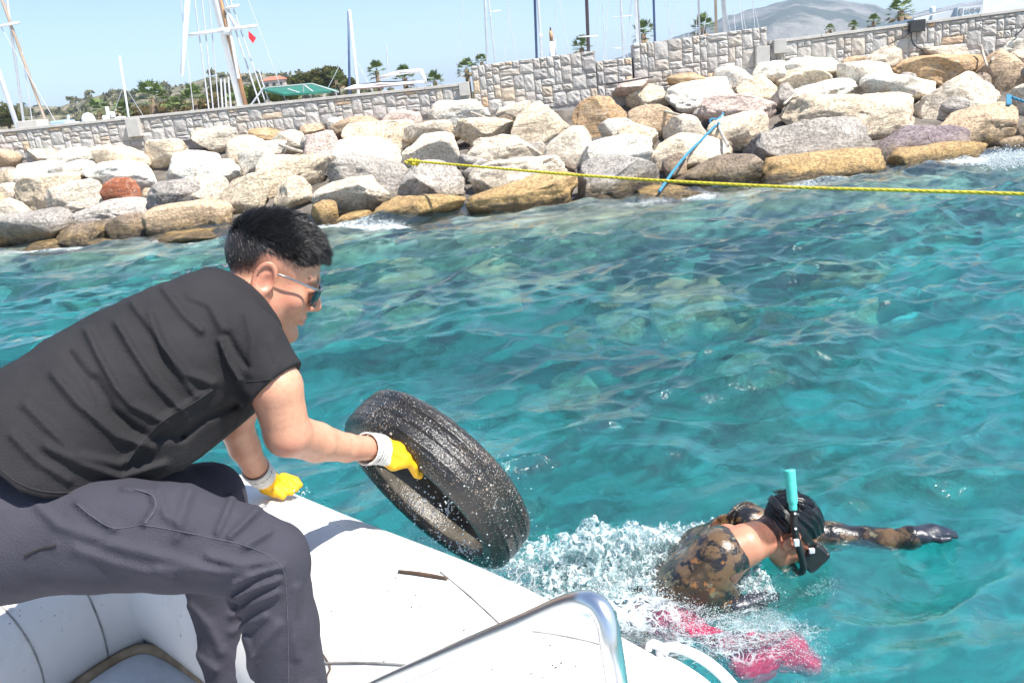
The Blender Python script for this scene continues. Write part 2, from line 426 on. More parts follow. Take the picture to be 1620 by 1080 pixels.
# ================================================================ boulders
ROCK = {  # base colours: two main tones + a stain
 'pale':   ((0.66, 0.60, 0.52), (0.52, 0.47, 0.40), (0.42, 0.36, 0.29)),
 'white':  ((0.78, 0.74, 0.68), (0.66, 0.61, 0.54), (0.50, 0.46, 0.40)),
 'cream':  ((0.68, 0.58, 0.46), (0.54, 0.46, 0.36), (0.40, 0.34, 0.27)),
 'grey':   ((0.54, 0.49, 0.43), (0.40, 0.36, 0.32), (0.25, 0.22, 0.19)),
 'tan':    ((0.55, 0.42, 0.30), (0.42, 0.32, 0.23), (0.28, 0.21, 0.15)),
 'orange': ((0.60, 0.40, 0.22), (0.46, 0.29, 0.15), (0.60, 0.50, 0.38)),
 'ochre':  ((0.60, 0.41, 0.20), (0.42, 0.27, 0.13), (0.30, 0.19, 0.10)),
 'yellow': ((0.56, 0.43, 0.19), (0.44, 0.33, 0.15), (0.32, 0.25, 0.12)),
 'pink':   ((0.55, 0.46, 0.43), (0.42, 0.35, 0.33), (0.34, 0.28, 0.26)),
 'purple': ((0.37, 0.30, 0.30), (0.25, 0.195, 0.20), (0.15, 0.11, 0.11)),
 'red':    ((0.42, 0.15, 0.07), (0.30, 0.09, 0.04), (0.62, 0.40, 0.30)),
 'brown':  ((0.36, 0.28, 0.21), (0.24, 0.18, 0.13), (0.15, 0.11, 0.08)),
}
def mat_rock(kind):
    a, b, c = ROCK[kind]; g = NG(kind + '_limestone'); p = g.geo(); o = g.n('ShaderNodeVectorMath', _operation='ADD'); g.set(o, 0, p)
    rv = g.n('ShaderNodeCombineXYZ', X=g.math('MULTIPLY', g.rnd(), 40.0), Y=g.math('MULTIPLY', g.rnd(), 17.0)); g.set(o, 1, rv.outputs[0]); v = o.outputs[0]
    col = g.mix(g.ramp(g.noise(v, 2.3, 6, 0.6, 0.5), [(0.36, 0), (0.62, 1)]), a, b)
    col = g.mix(g.ramp(g.noise(v, 5.5, 7, 0.68, 0.8), [(0.50, 0), (0.68, 0.7)]), col, c)
    # strata and pits
    st = g.n('ShaderNodeMapping', Vector=v, Scale=(1.2, 1.2, 6.0), Rotation=(0.5, 0.3, 0)).outputs[0]
    strata = g.noise(st, 1.6, 6, 0.62, 0.6)
    crack = g.voro(g.mix(0.2, v, g.n('ShaderNodeTexNoise', Vector=v, Scale=4, Detail=4).outputs[1]), 1.5, 'DISTANCE_TO_EDGE')
    crk = g.ramp(crack, [(0.0, 0.0), (0.035, 1.0)])
    pits = g.ramp(g.noise(v, 24, 5, 0.7), [(0.36, 0.0), (0.5, 1.0)])
    col = g.mix(g.math('MULTIPLY', g.math('MULTIPLY', g.math('SUBTRACT', 1.0, crk), g.ramp(g.noise(v, 1.1, 2), [(.52, 0), (.62, 1)])), 0.5), col, tuple(x * 0.35 for x in c))
    col = g.mix(g.math('MULTIPLY', g.math('SUBTRACT', 1.0, pits), 0.35), col, tuple(x * 0.5 for x in c))
    jit = g.math('MULTIPLY_ADD', g.rnd(), 0.3, 0.86); col = g.mix(1.0, col, g.n('ShaderNodeCombineColor', Red=jit, Green=jit, Blue=jit).outputs[0], 'MULTIPLY')
    # tide band: algae, ochre film and wet dark rock just above the sea
    z = g.sep(p)[2]; zz = g.math('ADD', z, g.math('MULTIPLY', g.math('SUBTRACT', g.noise(p, 3.0, 5), 0.5), 0.42))
    wet = g.ramp(g.math('MULTIPLY_ADD', zz, 2.2, 0.0, clamp=True), [(0.34, 1), (0.92, 0)])
    alg = g.mix(g.ramp(g.noise(v, 4.5, 6, 0.7), [(0.35, 0), (0.65, 1)]), (0.30, 0.20, 0.075), (0.055, 0.042, 0.03))
    if kind in ('ochre', 'yellow', 'orange'): alg = g.mix(g.ramp(g.noise(v, 5, 6, 0.7), [(0.5, 0), (0.75, 1)]), (0.44, 0.28, 0.10), (0.15, 0.085, 0.04))
    if kind != 'green': col = g.mix(g.math('MULTIPLY', wet, 0.85), col, alg)
    if kind != 'green': col = g.mix(g.ramp(g.math('ADD', z, g.math('MULTIPLY', g.math('SUBTRACT', g.noise(p, 4.5, 5, .7), 0.5), 0.5)), [(0.06, 0.8), (0.17, 0.0)]), col, (0.045, 0.034, 0.022))      # dark foot band: wet rock plus crevice shade painted into the colour
    rough = g.math('MULTIPLY_ADD', wet, -0.5, 0.88)
    h = g.math('ADD', g.math('MULTIPLY', strata, 0.9), g.math('ADD', g.math('MULTIPLY', pits, 0.22), g.math('MULTIPLY', crk, 0.10)))
    h = g.math('ADD', h, g.math('MULTIPLY', g.noise(v, 55, 5, 0.7), 0.25))
    g.pbsdf(col, rough, g.bump(h, 0.95, 0.07)); return g.m
for _k in ('pale', 'white', 'cream', 'pink', 'tan'): ROCK[_k] = tuple(tuple(min(.86, x * k_) for x, k_ in zip(c, (1.30, 1.24, 1.14))) for c in ROCK[_k])
RM = {k: mat_rock(k) for k in ROCK}
_bm = bmesh.new(); bmesh.ops.create_icosphere(_bm, subdivisions=5, radius=1.0)
ICO_V = np.array([v.co[:] for v in _bm.verts]); ICO_F = np.array([[v.index for v in f.verts] for f in _bm.faces]); _bm.free()
_bm = bmesh.new(); bmesh.ops.create_icosphere(_bm, subdivisions=4, radius=1.0)
ICO4_V = np.array([v.co[:] for v in _bm.verts]); ICO4_F = np.array([[v.index for v in f.verts] for f in _bm.faces]); _bm.free()
_bm = bmesh.new(); bmesh.ops.create_icosphere(_bm, subdivisions=3, radius=1.0)
ICO3_V = np.array([v.co[:] for v in _bm.verts]); ICO3_F = np.array([[v.index for v in f.verts] for f in _bm.faces]); _bm.free()
def rock_mesh(seed, dims, fine=4, flat=False):
    r = np.random.default_rng(seed); V0, F = {5: (ICO_V, ICO_F), 4: (ICO4_V, ICO4_F), 3: (ICO3_V, ICO3_F)}[fine]
    # superquadric start, then a dozen random facets, then lumps
    e = r.uniform(2.6, 4.4); V = V0 / (np.abs(V0) ** e).sum(1, keepdims=True) ** (1 / e)
    V = V * (1 + 0.22 * fbm(V0 * 0.9 + r.uniform(0, 30, 3), 2)[:, None])
    for k in range(r.integers(9, 15)):
        n = r.normal(0, 1, 3); n[2] *= 0.7; n /= np.linalg.norm(n); d = r.uniform(0.60, 0.95)
        ex = V @ n - d; V = V - np.maximum(ex, 0)[:, None] * n * 0.93
    V = V + V0 * (0.11 * fbm(V0 * 2.1 + r.uniform(0, 30, 3), 5, 0.55))[:, None]
    rid = 1 - np.abs(fbm(V0 * 1.3 + r.uniform(0, 30, 3), 3)) * 5; V = V - V0 * (0.05 * np.clip(rid, 0, 1) ** 4)[:, None]
    lo, hi = V.min(0), V.max(0); V = (V - (lo + hi) / 2) / (hi - lo) * np.asarray(dims)
    return from_np('boulder', V, F)
BOULDERS = """65 246 65 24 pale;110 246 78 24 white;72 241 40 14 orange;159 240 46 20 pale;198 222 52 24 pale;50 273 68 38 white;110 271 68 34 white
188 250 90 40 cream;258 240 66 44 cream;6 281 36 26 cream;12 303 40 28 pale;72 301 102 54 cream;182 276 130 44 white;110 313 106 48 pale;189 300 56 38 red
278 313 98 56 grey;172 336 112 40 grey;18 336 54 46 pale;55 362 122 56 grey;125 373 92 38 brown;195 360 66 42 brown;292 347 134 54 tan;292 377 132 18 yellow
60 394 66 14 yellow;158 391 36 10 yellow;302 262 102 50 white;386 236 80 44 cream;337 217 78 36 pale;418 211 58 18 orange;453 222 60 32 pale;509 230 62 44 pink
428 236 54 28 white;403 253 56 36 white;462 270 114 62 cream;340 270 78 30 white;325 302 64 54 pale;386 304 82 54 cream;458 300 68 42 cream;493 203 46 14 tan
532 198 30 24 white;558 200 76 30 tan;630 190 70 32 pink;594 212 112 42 cream;577 240 108 44 white;682 234 106 46 pale;675 208 78 30 pale;577 268 132 46 grey
552 312 114 60 pale;614 283 46 58 grey;678 288 116 68 grey;657 332 144 50 ochre;560 351 68 28 ochre;512 340 40 46 ochre;728 176 102 40 white;765 203 98 34 cream
797 238 130 54 pale;828 157 84 22 white;812 175 62 28 pale;862 194 100 66 cream;895 150 62 28 pale;940 146 38 26 pale;955 180 92 58 orange;899 229 80 58 pale
985 205 72 38 white;978 235 106 46 white;823 275 162 46 pale;826 308 174 56 ochre;985 286 130 80 grey;1028 150 68 34 cream;1000 134 62 20 pink;1116 146 118 46 white
1090 126 64 22 orange;1163 118 62 28 white;1220 110 58 26 white;1200 136 72 36 cream;1278 122 122 34 cream;1246 150 42 40 grey;1175 170 132 44 pink;1038 188 84 46 tan
1085 198 68 36 pale;1010 212 64 36 cream;1170 208 102 56 cream;1094 240 130 56 cream;1133 270 150 50 brown;1080 308 132 30 yellow;1286 226 198 80 grey;1305 268 198 58 ochre
1288 103 90 28 white;1350 98 42 18 tan;1405 87 76 32 pale;1376 120 88 46 white;1308 142 106 30 white;1310 172 130 46 cream;1428 134 106 46 white;1398 178 132 68 cream
1460 228 160 58 purple;1482 252 156 48 ochre;1496 107 142 50 orange;1505 78 98 26 pale;1600 70 76 28 white;1595 112 74 70 tan;1528 150 134 74 pale;1558 198 134 64 tan
1606 228 44 24 tan;1618 146 26 26 pale;1660 90 90 40 cream;1665 150 90 60 pale;1665 205 90 50 tan;-40 290 70 40 white;-42 335 80 50 cream;-40 375 90 44 tan;-35 252 60 26 pale"""  # small blocky grey entry below the cream top paints that boulder's shaded face
RLAB = {'pale': 'pale limestone boulder with greyish weathering on the breakwater slope', 'white': 'bleached white limestone boulder on the breakwater slope',
 'cream': 'cream coloured limestone boulder on the breakwater slope', 'grey': 'weathered grey boulder low on the breakwater slope', 'tan': 'light brown tan boulder on the breakwater slope',
 'orange': 'boulder with rusty orange staining on the breakwater slope', 'ochre': 'wet ochre boulder at the waterline of the breakwater', 'yellow': 'low yellow algae covered rock awash at the waterline',
 'pink': 'pinkish grey boulder on the breakwater slope', 'purple': 'long dark purple boulder lying on a wet ochre boulder', 'red': 'round brick red boulder with pale spots among pale boulders', 'brown': 'dark brown wet boulder at the waterline'}
SPECIAL = {(955, 180): 'blocky orange boulder beside a pale boulder below the wall', (1496, 107): 'broad flat orange boulder under the low wall with cables',
 (1305, 268): 'bright ochre boulder awash beside the dark purple boulder', (1482, 252): 'ochre slab under the dark purple boulder with surf at its end',
 (862, 194): 'large smooth cream boulder leaning beside the blocky orange boulder', (985, 286): 'big grey boulder with a wet black base under the yellow rope',
 (1286, 226): 'very large grey boulder sitting on the bright ochre boulder', (1080, 308): 'low yellow rock awash at the foot of the blue rope',
 (826, 308): 'long cracked ochre boulder awash below the yellow rope', (657, 332): 'ochre boulder awash just below the knot of the yellow rope'}
LANDMARKS = [((189, 300), 'the round brick red boulder'), ((955, 180), 'the blocky orange boulder'), ((650, 255), 'the knot of the yellow rope'), ((1140, 188), 'the knot of the blue rope'), ((1460, 228), 'the long dark purple boulder'),
 ((215, 202), 'the concrete box in the low wall'), ((1204, 95), 'the grey electrical cabinet'), ((1447, 42), 'the dark cable outlet box'), ((735, 141), 'the white meter box'), ((985, 129), 'the black hose'), ((1496, 107), 'the broad flat orange boulder'), ((60, 215), 'the stepped stone block'), ((1048, 174), 'the grey driftwood pole'),
 ((460, 236), 'the pale driftwood stick'), ((862, 194), 'the large smooth cream boulder'), ((1305, 268), 'the bright ochre boulder'), ((1286, 226), 'the very large grey boulder'), ((985, 286), 'the big grey boulder with a wet black base'), ((657, 332), 'the ochre boulder awash below the rope knot'), ((1597, 158), 'the short blue lashing'), ((382, 200), 'the wall below the thick white mast'), ((560, 180), 'the wall below the twin mast')]
ADJ = {'pale': 'pale greyish', 'white': 'bleached white', 'cream': 'cream coloured', 'grey': 'weathered grey', 'tan': 'light brown', 'orange': 'rusty orange', 'ochre': 'wet ochre', 'yellow': 'yellow algae covered', 'pink': 'pinkish grey', 'brown': 'dark brown wet', 'red': 'brick red', 'purple': 'dark purple'}
def boulder_label(cx, cy, pw, ph, kind):
    if (cx, cy) in SPECIAL: return SPECIAL[(cx, cy)]
    if kind in ('red', 'purple'): return RLAB[kind]
    ds = sorted((math.hypot(cx - x, 1.6 * (cy - y)), x, y, n) for (x, y), n in LANDMARKS if (x, y) != (cx, cy)); d, x, y, n = ds[0]
    size = 'small' if pw < 62 else ('large' if pw > 108 else ''); shp = 'flat' if pw / ph > 2.7 else ('blocky' if pw / ph < 1.75 else '')
    rel = 'below' if cy - y > 16 else ('above' if y - cy > 16 else 'beside')
    far = '' if d < 75 else 'some way '
    return ' '.join(f"{size} {shp} {ADJ[kind]} boulder {far}{rel} {n}".split())
def place_boulder(cx, cy, pw, ph, kind, seed, grp=True):
    c = on_slope(cx, cy); t = (c - CAM) @ C_F; s = t / FPX
    wd, hz = pw * s, ph * s
    dep = max(0.62 * wd, 0.9 * hz) * random.uniform(0.85, 1.1); H = hz * 1.28
    if kind == 'yellow': H = hz * 1.0; dep = wd * 0.9
    fine = 5 if pw > 90 else 4
    me = rock_mesh(seed, (wd * 1.06, dep * 1.1, H * 1.02), fine)
    o = link('boulder', me, RM[kind])
    c = c + np.array([0, dep * 0.30, -0.16 * hz])
    if kind == 'yellow': c[2] = 0.02 - 0.5 * H + 0.035 + 0.5 * hz * 0.4
    o.location = c; o.rotation_euler = (random.uniform(-.12, .12), random.uniform(-.10, .10), random.uniform(-.35, .35))
    tag(o, boulder_label(cx, cy, pw, ph, kind), 'boulder', 'boulders of the breakwater'); return o
_k = 0
for row in BOULDERS.replace('\n', ';').split(';'):
    a = row.split(); _k += 1
    place_boulder(int(a[0]), int(a[1]), int(a[2]), int(a[3]), a[4], 100 + _k)
# smaller stones wedged in the gaps between the big boulders
for i in range(48):
    x = random.uniform(-10, 10.5); s = random.uniform(0.03, 0.97); y = shoreY(x) + s * (wallY(x) - shoreY(x)) + 0.25
    d = random.uniform(0.22, 0.42); kind = random.choice(['grey', 'grey', 'tan', 'brown']) if s > 0.2 else 'brown'
    o = link('boulder', rock_mesh(900 + i, (d * 1.3, d, d * 0.85), 3), RM[kind])
    o.location = (x, y, slopeZ(x, y) - 0.16); o.rotation_euler = (random.uniform(-.4, .4), random.uniform(-.4, .4), random.uniform(0, 6))
    tag(o, 'small rubble stone wedged in a gap between big boulders', 'boulder', 'small stones between the boulders')

# boulders lying under the clear water
ROCK['green'] = ((0.76, 0.73, 0.45), (0.60, 0.59, 0.34), (0.40, 0.41, 0.22)); RM['green'] = mat_rock('green')
for i, (px, py, d, zt) in enumerate([(1095, 476, .5, -.26), (985, 488, .45, -.30), (520, 478, .5, -.28), (640, 466, .5, -.34), (780, 445, .5, -.30), (1190, 560, .4, -.60), (905, 595, .4, -.70), (1330, 470, .45, -.45)]):
    c = on_z(px, py, zt); o = link('boulder', rock_mesh(3000 + i, (d * 1.5, d * 1.1, d * .9), 4), RM['green']); o.location = (c[0], c[1], zt - d * .42); o.rotation_euler = (.1, .1, i * 1.3)
    tag(o, 'pale green weedy boulder lying under the clear water', 'boulder', 'sunken boulders')
# the breakwater goes on to both sides
rb_ = random.Random(77)
for i in range(64):
    left = i < 40; x = rb_.uniform(-21, -10.2) if left else rb_.uniform(10.4, 17.5); s = ((i * 0.618) % 1.0) * .98; y = shoreY(x) + s * (wallY(x) - shoreY(x)) + .2
    d = rb_.uniform(.75, 1.35); o = link('boulder', rock_mesh(2000 + i, (d * 1.2, d, d * .62), 3), RM[rb_.choice(['pale', 'white', 'cream', 'grey', 'tan'] if s > .2 else ['tan', 'brown', 'ochre'])])
    o.location = (x, y, slopeZ(x, y) - .08); o.rotation_euler = (rb_.uniform(-.2, .2), rb_.uniform(-.2, .2), rb_.uniform(0, 6)); tag(o, 'boulder on the outer stretch of the breakwater', 'boulder', 'outlying boulders of the breakwater')
# ================================================================ stone wall along the crest
def on_wall(px, py):
    d = ray(px, py); t = (17.0 - CAM[1] + 0.06 * CAM[0]) / (d[1] + 0.06 * d[0]); return CAM + d * t
WX = lambda px, py: on_wall(px, py)
def mat_wallstone():
    g = NG('grey_ashlar_stone'); v = g.geo(); r = g.rnd()
    base = g.ramp(r, [(0.0, (0.40, 0.38, 0.36)), (0.3, (0.50, 0.48, 0.45)), (0.55, (0.56, 0.53, 0.49)), (0.8, (0.45, 0.41, 0.37)), (0.92, (0.55, 0.48, 0.40)), (0.975, (0.60, 0.45, 0.30)), (1.0, (0.56, 0.38, 0.24))])
    col = g.mix(g.ramp(g.noise(v, 9, 6, 0.65), [(0.3, 0.0), (0.7, 0.45)]), base, (0.34, 0.31, 0.28))
    g.pbsdf(col, 0.9, g.bump(g.math('ADD', g.noise(v, 14, 6, 0.65), g.math('MULTIPLY', g.noise(v, 60, 4), 0.3)), 0.8, 0.03)); return g.m
M_WST = mat_wallstone(); M_MORT = simple('lime_mortar', (0.46, 0.43, 0.39), (0.38, 0.35, 0.32), 12, 0.95, 0.5, 60, 0.01, coord='geo')
M_COP = simple('pale_coping', (0.54, 0.51, 0.47), (0.46, 0.43, 0.39), 5, 0.9, 0.5, 50, 0.01, coord='geo')
def stone_mesh(seed):
    r = np.random.default_rng(seed); bm = bmesh.new(); bmesh.ops.create_cube(bm, size=1.0)
    front = [f for f in bm.faces if f.normal.y < -0.9]
    bmesh.ops.subdivide_edges(bm, edges=list(front[0].edges), cuts=3, use_grid_fill=True)
    for v in bm.verts:
        if v.co.y < -0.49:
            ex, ez = abs(v.co.x) * 2, abs(v.co.z) * 2; e = max(ex, ez)
            v.co.y += (0.11 if e > 0.95 else 0.0) + r.uniform(-0.05, 0.05) * (1 if e < 0.95 else 0.6)
            v.co.x *= 1 - (0.02 + r.uniform(-0.015, 0.02)) * (e > 0.95); v.co.z *= 1 - (0.03 + r.uniform(-0.02, 0.02)) * (e > 0.95)
    me = bpy.data.meshes.new('stone'); bm.to_mesh(me); bm.free(); me.materials.append(M_WST); return me
STONES = [stone_mesh(i) for i in range(10)]
sections = [  # px of the top line at both ends; what sets the section apart
 ((-330, 239.4), (742, 130.5), 'long low stone wall with a flat coping behind the boulders', True, 1.52),
 ((745, 105), (941, 80), 'tall stone wall section with a lone square orange stone', False, 1.45),
 ((943, 97), (999, 91), 'short sunken gap of low stone wall between two taller sections', False, 1.50),
 ((1001, 70), (1213, 42), 'tallest stone wall section, topped by an orange lintel stone', False, 1.50),
 ((1216, 65.5), (1720, 0), 'low stone wall with smooth coping and hanging black cables', True, 1.55)]
def split_rect(x0, z0, x1, z1, out, r):
    w_, h_ = x1 - x0, z1 - z0
    if w_ > 0.50 or (w_ > 0.36 and r.random() < 0.55 and w_ > h_):
        k = r.uniform(0.35, 0.65); xm = x0 + w_ * k; split_rect(x0, z0, xm, z1, out, r); split_rect(xm, z0, x1, z1, out, r)
    elif h_ > 0.40 or (h_ > 0.24 and r.random() < 0.5):
        k = r.uniform(0.35, 0.65); zm = z0 + h_ * k; split_rect(x0, z0, x1, zm, out, r); split_rect(x0, zm, x1, z1, out, r)
    elif h_ > 0.17 and w_ > 0.2 and r.random() < 0.30:
        zm = z0 + h_ * r.uniform(0.4, 0.6); out += [(x0, z0, x1, zm), (x0, zm, x1, z1)]
    else: out.append((x0, z0, x1, z1))
SHAPES = [(5, 4), (4, 4), (4, 3), (3, 4), (3, 3), (5, 3), (4, 2), (5, 2), (3, 2), (6, 2), (4, 1), (5, 1), (3, 1), (2, 4), (2, 3), (2, 2), (3, 5), (4, 5)]
def ashlar(L, zb, ztop, ct, r):
    nx, nz = int(round(L / 0.070)), max(2, int(round((0.5 * (ztop(0) + ztop(L)) - ct - zb) / 0.070))); occ = [[0] * nz for _ in range(nx)]; out = []
    for k in range(nz):
        for i in range(nx):
            if occ[i][k]: continue
            free = 0
            while i + free < nx and not occ[i + free][k] and free < 6: free += 1
            opts = [s_ for s_ in SHAPES if s_[0] <= free and k + s_[1] <= nz and (free - s_[0] != 1)] or [(free, 1)] if free > 1 else [(1, min(2, nz - k))]
            a, b = r.choice(opts); b = min(b, nz - k)
            for ii in range(i, i + a):
                for kk in range(k, k + b): occ[ii][kk] = 1
            u0, u1 = L * i / nx, L * (i + a) / nx; um = (u0 + u1) / 2; h = (ztop(um) - ct - zb) / nz; out.append((u0, zb + h * k, u1, zb + h * (k + b)))
    return out
wall_ang = math.atan(-0.06); rw = random.Random(5)
for (pa, pb, lab, cop, zb) in sections:
    A, B_ = WX(*pa), WX(*pb); L = math.hypot(B_[0] - A[0], B_[1] - A[1]); zt0, zt1 = A[2], B_[2]
    root = empty('stone_wall', (A[0], A[1], 0.9)); tag(root, lab, 'wall')
    Mz = Matrix.Rotation(wall_ang, 4, 'Z'); O = Vector((A[0], A[1], 0))
    def loc(u, v, z): return O + Mz @ Vector((u, v, z))
    ztop = lambda u: zt0 + (zt1 - zt0) * u / L
    mb = MB(); ct = 0.055 if cop else 0.0
    n = 12
    V = []; Fm = []
    for i in range(n + 1):
        u = L * i / n; zt = ztop(u) - ct - 0.012
        V += [loc(u, 0.004, 0.9), loc(u, 0.004, zt), loc(u, 0.40, zt), loc(u, 0.40, 0.9)]
    for i in range(n):
        for j in range(3): Fm.append((i * 4 + j, i * 4 + j + 1, i * 4 + 5 + j, i * 4 + 4 + j)[::-1])
    Fm += [(0, 1, 2, 3), (n * 4 + 3, n * 4 + 2, n * 4 + 1, n * 4)]
    mb.add(V, Fm); mb.build('mortar_core', M_MORT, root)
    if cop:
        k = max(2, int(L / 0.9))
        for i in range(k):
            u0, u1 = L * i / k + 0.004, L * (i + 1) / k - 0.004
            m2 = MB(); a, b = ztop(u0), ztop(u1)
            m2.add([loc(u0, -0.045, a - ct), loc(u0, -0.045, a), loc(u0, 0.44, a), loc(u0, 0.44, a - ct), loc(u1, -0.045, b - ct), loc(u1, -0.045, b), loc(u1, 0.44, b), loc(u1, 0.44, b - ct)],
                   [(0, 3, 2, 1), (4, 5, 6, 7), (0, 1, 5, 4), (1, 2, 6, 5), (2, 3, 7, 6), (3, 0, 4, 7)]); m2.build('coping', M_COP, root, bevel=0.008)
    rects = ashlar(L, zb, ztop, ct, rw); u = 0.0
    while u < L - 0.05:
        wd = min(rw.uniform(0.7, 1.3), L - u)
        if L - u - wd < 0.35: wd = L - u
        zt = min(ztop(u), ztop(u + wd)) if not cop else 0.5 * (ztop(u) + ztop(u + wd)) - ct
        u += wd
    for (x0, z0, x1, z1) in rects:
        gp = 0.008; o = bpy.data.objects.new('stone', STONES[rw.randrange(10)]); COL.objects.link(o)
        o.parent = root; o.matrix_parent_inverse = Matrix.Translation(root.location).inverted()
        th = 0.16; o.location = loc((x0 + x1) / 2, 0.055, (z0 + z1) / 2)
        slant = (zt1 - zt0) / L
        o.rotation_euler = (0, -math.atan(slant), wall_ang); o.scale = (x1 - x0 - gp, th + rw.uniform(0, 0.016), max(0.03, z1 - z0 - gp - (0.002 if cop else 0)))
# ================================================================ inflatable boat
TR, TZ = 0.25, 0.37
def mat_pvc():
    g = NG('white_boat_fabric'); p = g.geo()
    col = g.mix(g.ramp(g.noise(p, 2.5, 5), [(0.35, 0), (0.7, 1)]), (0.70, 0.69, 0.67), (0.60, 0.59, 0.57))
    dirt = g.ramp(g.noise(p, 7, 6, 0.7, 0.4), [(0.54, 0), (0.76, 0.55)])
    col = g.mix(dirt, col, (0.52, 0.49, 0.44))
    # flecks of grit and tiny scraps of weed
    cell = g.n('ShaderNodeTexVoronoi', _feature='F1', Vector=g.n('ShaderNodeMapping', Vector=p, Scale=(1, 1.6, 1), Rotation=(0, 0, 0.7)).outputs[0], Scale=26)
    keep = g.math('GREATER_THAN', g.sep(cell.outputs['Color'])[0], 0.90)
    zone = g.ramp(g.noise(p, 2.4, 3), [(0.42, 0.0), (0.56, 1.0)])
    sp = g.math('MULTIPLY', g.math('LESS_THAN', cell.outputs['Distance'], g.math('MULTIPLY_ADD', g.noise(p, 70, 2), 0.22, 0.0)), g.math('MULTIPLY', keep, zone))
    col = g.mix(g.math('MULTIPLY', sp, 0.85), col, (0.07, 0.06, 0.05))
    scr = g.ramp(g.noise(g.n('ShaderNodeMapping', Vector=p, Scale=(3, 40, 12), Rotation=(0, 0, -0.62)).outputs[0], 1.0, 6, 0.6, 1.0), [(0.70, 0), (0.74, 0.35)])
    col = g.mix(scr, col, (0.40, 0.38, 0.36))
    h = g.math('ADD', g.noise(p, 3.5, 3), g.math('MULTIPLY', g.noise(p, 220, 2), 0.015))
    g.pbsdf(col, g.math('MULTIPLY_ADD', dirt, 0.3, 0.42), g.bump(h, 0.35, 0.03)); return g.m
M_PVC = mat_pvc()
M_SEAM = simple('grey_seam_glue', (0.30, 0.29, 0.28), (0.16, 0.155, 0.15), 30, 0.7)
M_FLOOR = simple('grey_deck_paint', (0.66, 0.67, 0.68), (0.50, 0.50, 0.50), 9, 0.55, 0.3, 80, 0.003, coord='geo')
M_STRIP = simple('tan_rubbing_wood', (0.36, 0.27, 0.17), (0.20, 0.14, 0.08), 22, 0.6, 0.4, 80, 0.003, coord='geo')
M_STEEL = simple('polished_steel', (0.80, 0.80, 0.80), (0.75, 0.75, 0.76), 6, 0.30, 0.05, 30, 0.001, metal=1.0)
M_GREYPL = simple('light_grey_plastic', (0.66, 0.67, 0.68), (0.60, 0.61, 0.62), 12, 0.38, 0.1, 90, 0.001)
_sil = [(340, 736), (480, 790), (600, 838), (750, 893), (840, 940), (1000, 1020), (1090, 1075)]
_S = np.array([on_z(x, y, TZ + TR * 0.848)[:2] for x, y in _sil])
_tan = np.gradient(_S, axis=0); _tan /= np.linalg.norm(_tan, axis=1, keepdims=True)
_nin = np.stack([_tan[:, 1], -_tan[:, 0]], 1)
_C = _S + _nin * TR * 0.53
PATH = np.array([(-1.05, -1.6), (-1.22, -0.6), (-1.38, 0.3), (-1.46, 1.0), (-1.45, 1.5), (-1.36, 1.82), (-1.18, 2.02)] + [tuple(p) for p in _C] + [tuple(_C[-1] + (0.16, -0.32)), tuple(_C[-1] + (0.26, -0.8)), tuple(_C[-1] + (0.26, -1.6)), tuple(_C[-1] + (0.2, -2.6))])
PS = spline(PATH, 220); 
_d = np.concatenate([[0], np.cumsum(np.linalg.norm(np.diff(PS, axis=0), axis=1))])
_u = np.linspace(0, _d[-1], 240); PS = np.stack([np.interp(_u, _d, PS[:, 0]), np.interp(_u, _d, PS[:, 1])], 1)
for _ in range(30): PS[1:-1] = 0.25 * PS[:-2] + 0.5 * PS[1:-1] + 0.25 * PS[2:]
PT = np.gradient(PS, axis=0); PT /= np.linalg.norm(PT, axis=1, keepdims=True)
PN = np.stack([PT[:, 1], -PT[:, 0]], 1)          # towards the inside of the boat
def tube_pt(i, ang, r=TR):                        # ang: 0 = inside, 90 = top, 180 = outside
    i0 = int(np.clip(i, 0, len(PS) - 2)); f = i - i0; c = PS[i0] * (1 - f) + PS[i0 + 1] * f; n = PN[i0] * (1 - f) + PN[i0 + 1] * f
    return np.array([c[0] + n[0] * math.cos(ang) * r, c[1] + n[1] * math.cos(ang) * r, TZ + math.sin(ang) * r])
boat = empty('inflatable_boat', (-0.5, 0.6, 0.0)); tag(boat, 'white inflatable boat with grey seams and fat side tubes, afloat', 'boat')
V = []; F = []; nr = 48
for i in range(len(PS)):
    for j in range(nr): V.append(tube_pt(i, 2 * math.pi * j / nr))
for i in range(len(PS) - 1):
    for j in range(nr): F.append((i * nr + j, (i + 1) * nr + j, (i + 1) * nr + (j + 1) % nr, i * nr + (j + 1) % nr))
link('side_tube', from_np('side_tube', V, F), M_PVC, boat)
# raised seam tapes round the tube, like the welded panels of the bow
def idx_of(px, py, z=None):
    q = on_z(px, py, z if z else TZ + TR * 0.9)[:2]; return float(np.argmin(((PS - q) ** 2).sum(1)))
def seam(i0, i1, a0, a1, rad=0.0024, name='seam', mat=None):
    pts = [tube_pt(i0 + (i1 - i0) * t, R(a0 + (a1 - a0) * t), TR + 0.0008) for t in np.linspace(0, 1, 26)]
    return MB().tube(pts, rad, 6).build(name, mat or M_SEAM, boat, True)
_ib = float(np.argmin(((PS - np.array([-1.36, 1.75])) ** 2).sum(1)))
for k, (di, sk) in enumerate([(-17, 0), (-9, 1.5), (-3, 0), (5, -2), (13, 0)]): seam(_ib + di, _ib + di + sk, -40, 200)
seam(_ib - 16, _ib - 9, 8, 60)
_i1 = idx_of(560, 1030, 0.45); seam(_i1 - 4, _i1 + 9, 22, 58); seam(_i1 - 28, _i1 - 27, -40, 110)
_i2 = idx_of(800, 945); seam(_i2 - 4, _i2 + 3, 100, 88, 0.0016); seam(_i2 + 3, _i2 + 8, 88, 112, 0.0016); seam(_i2 + 12, _i2 + 24, 48, 60, 0.0018)
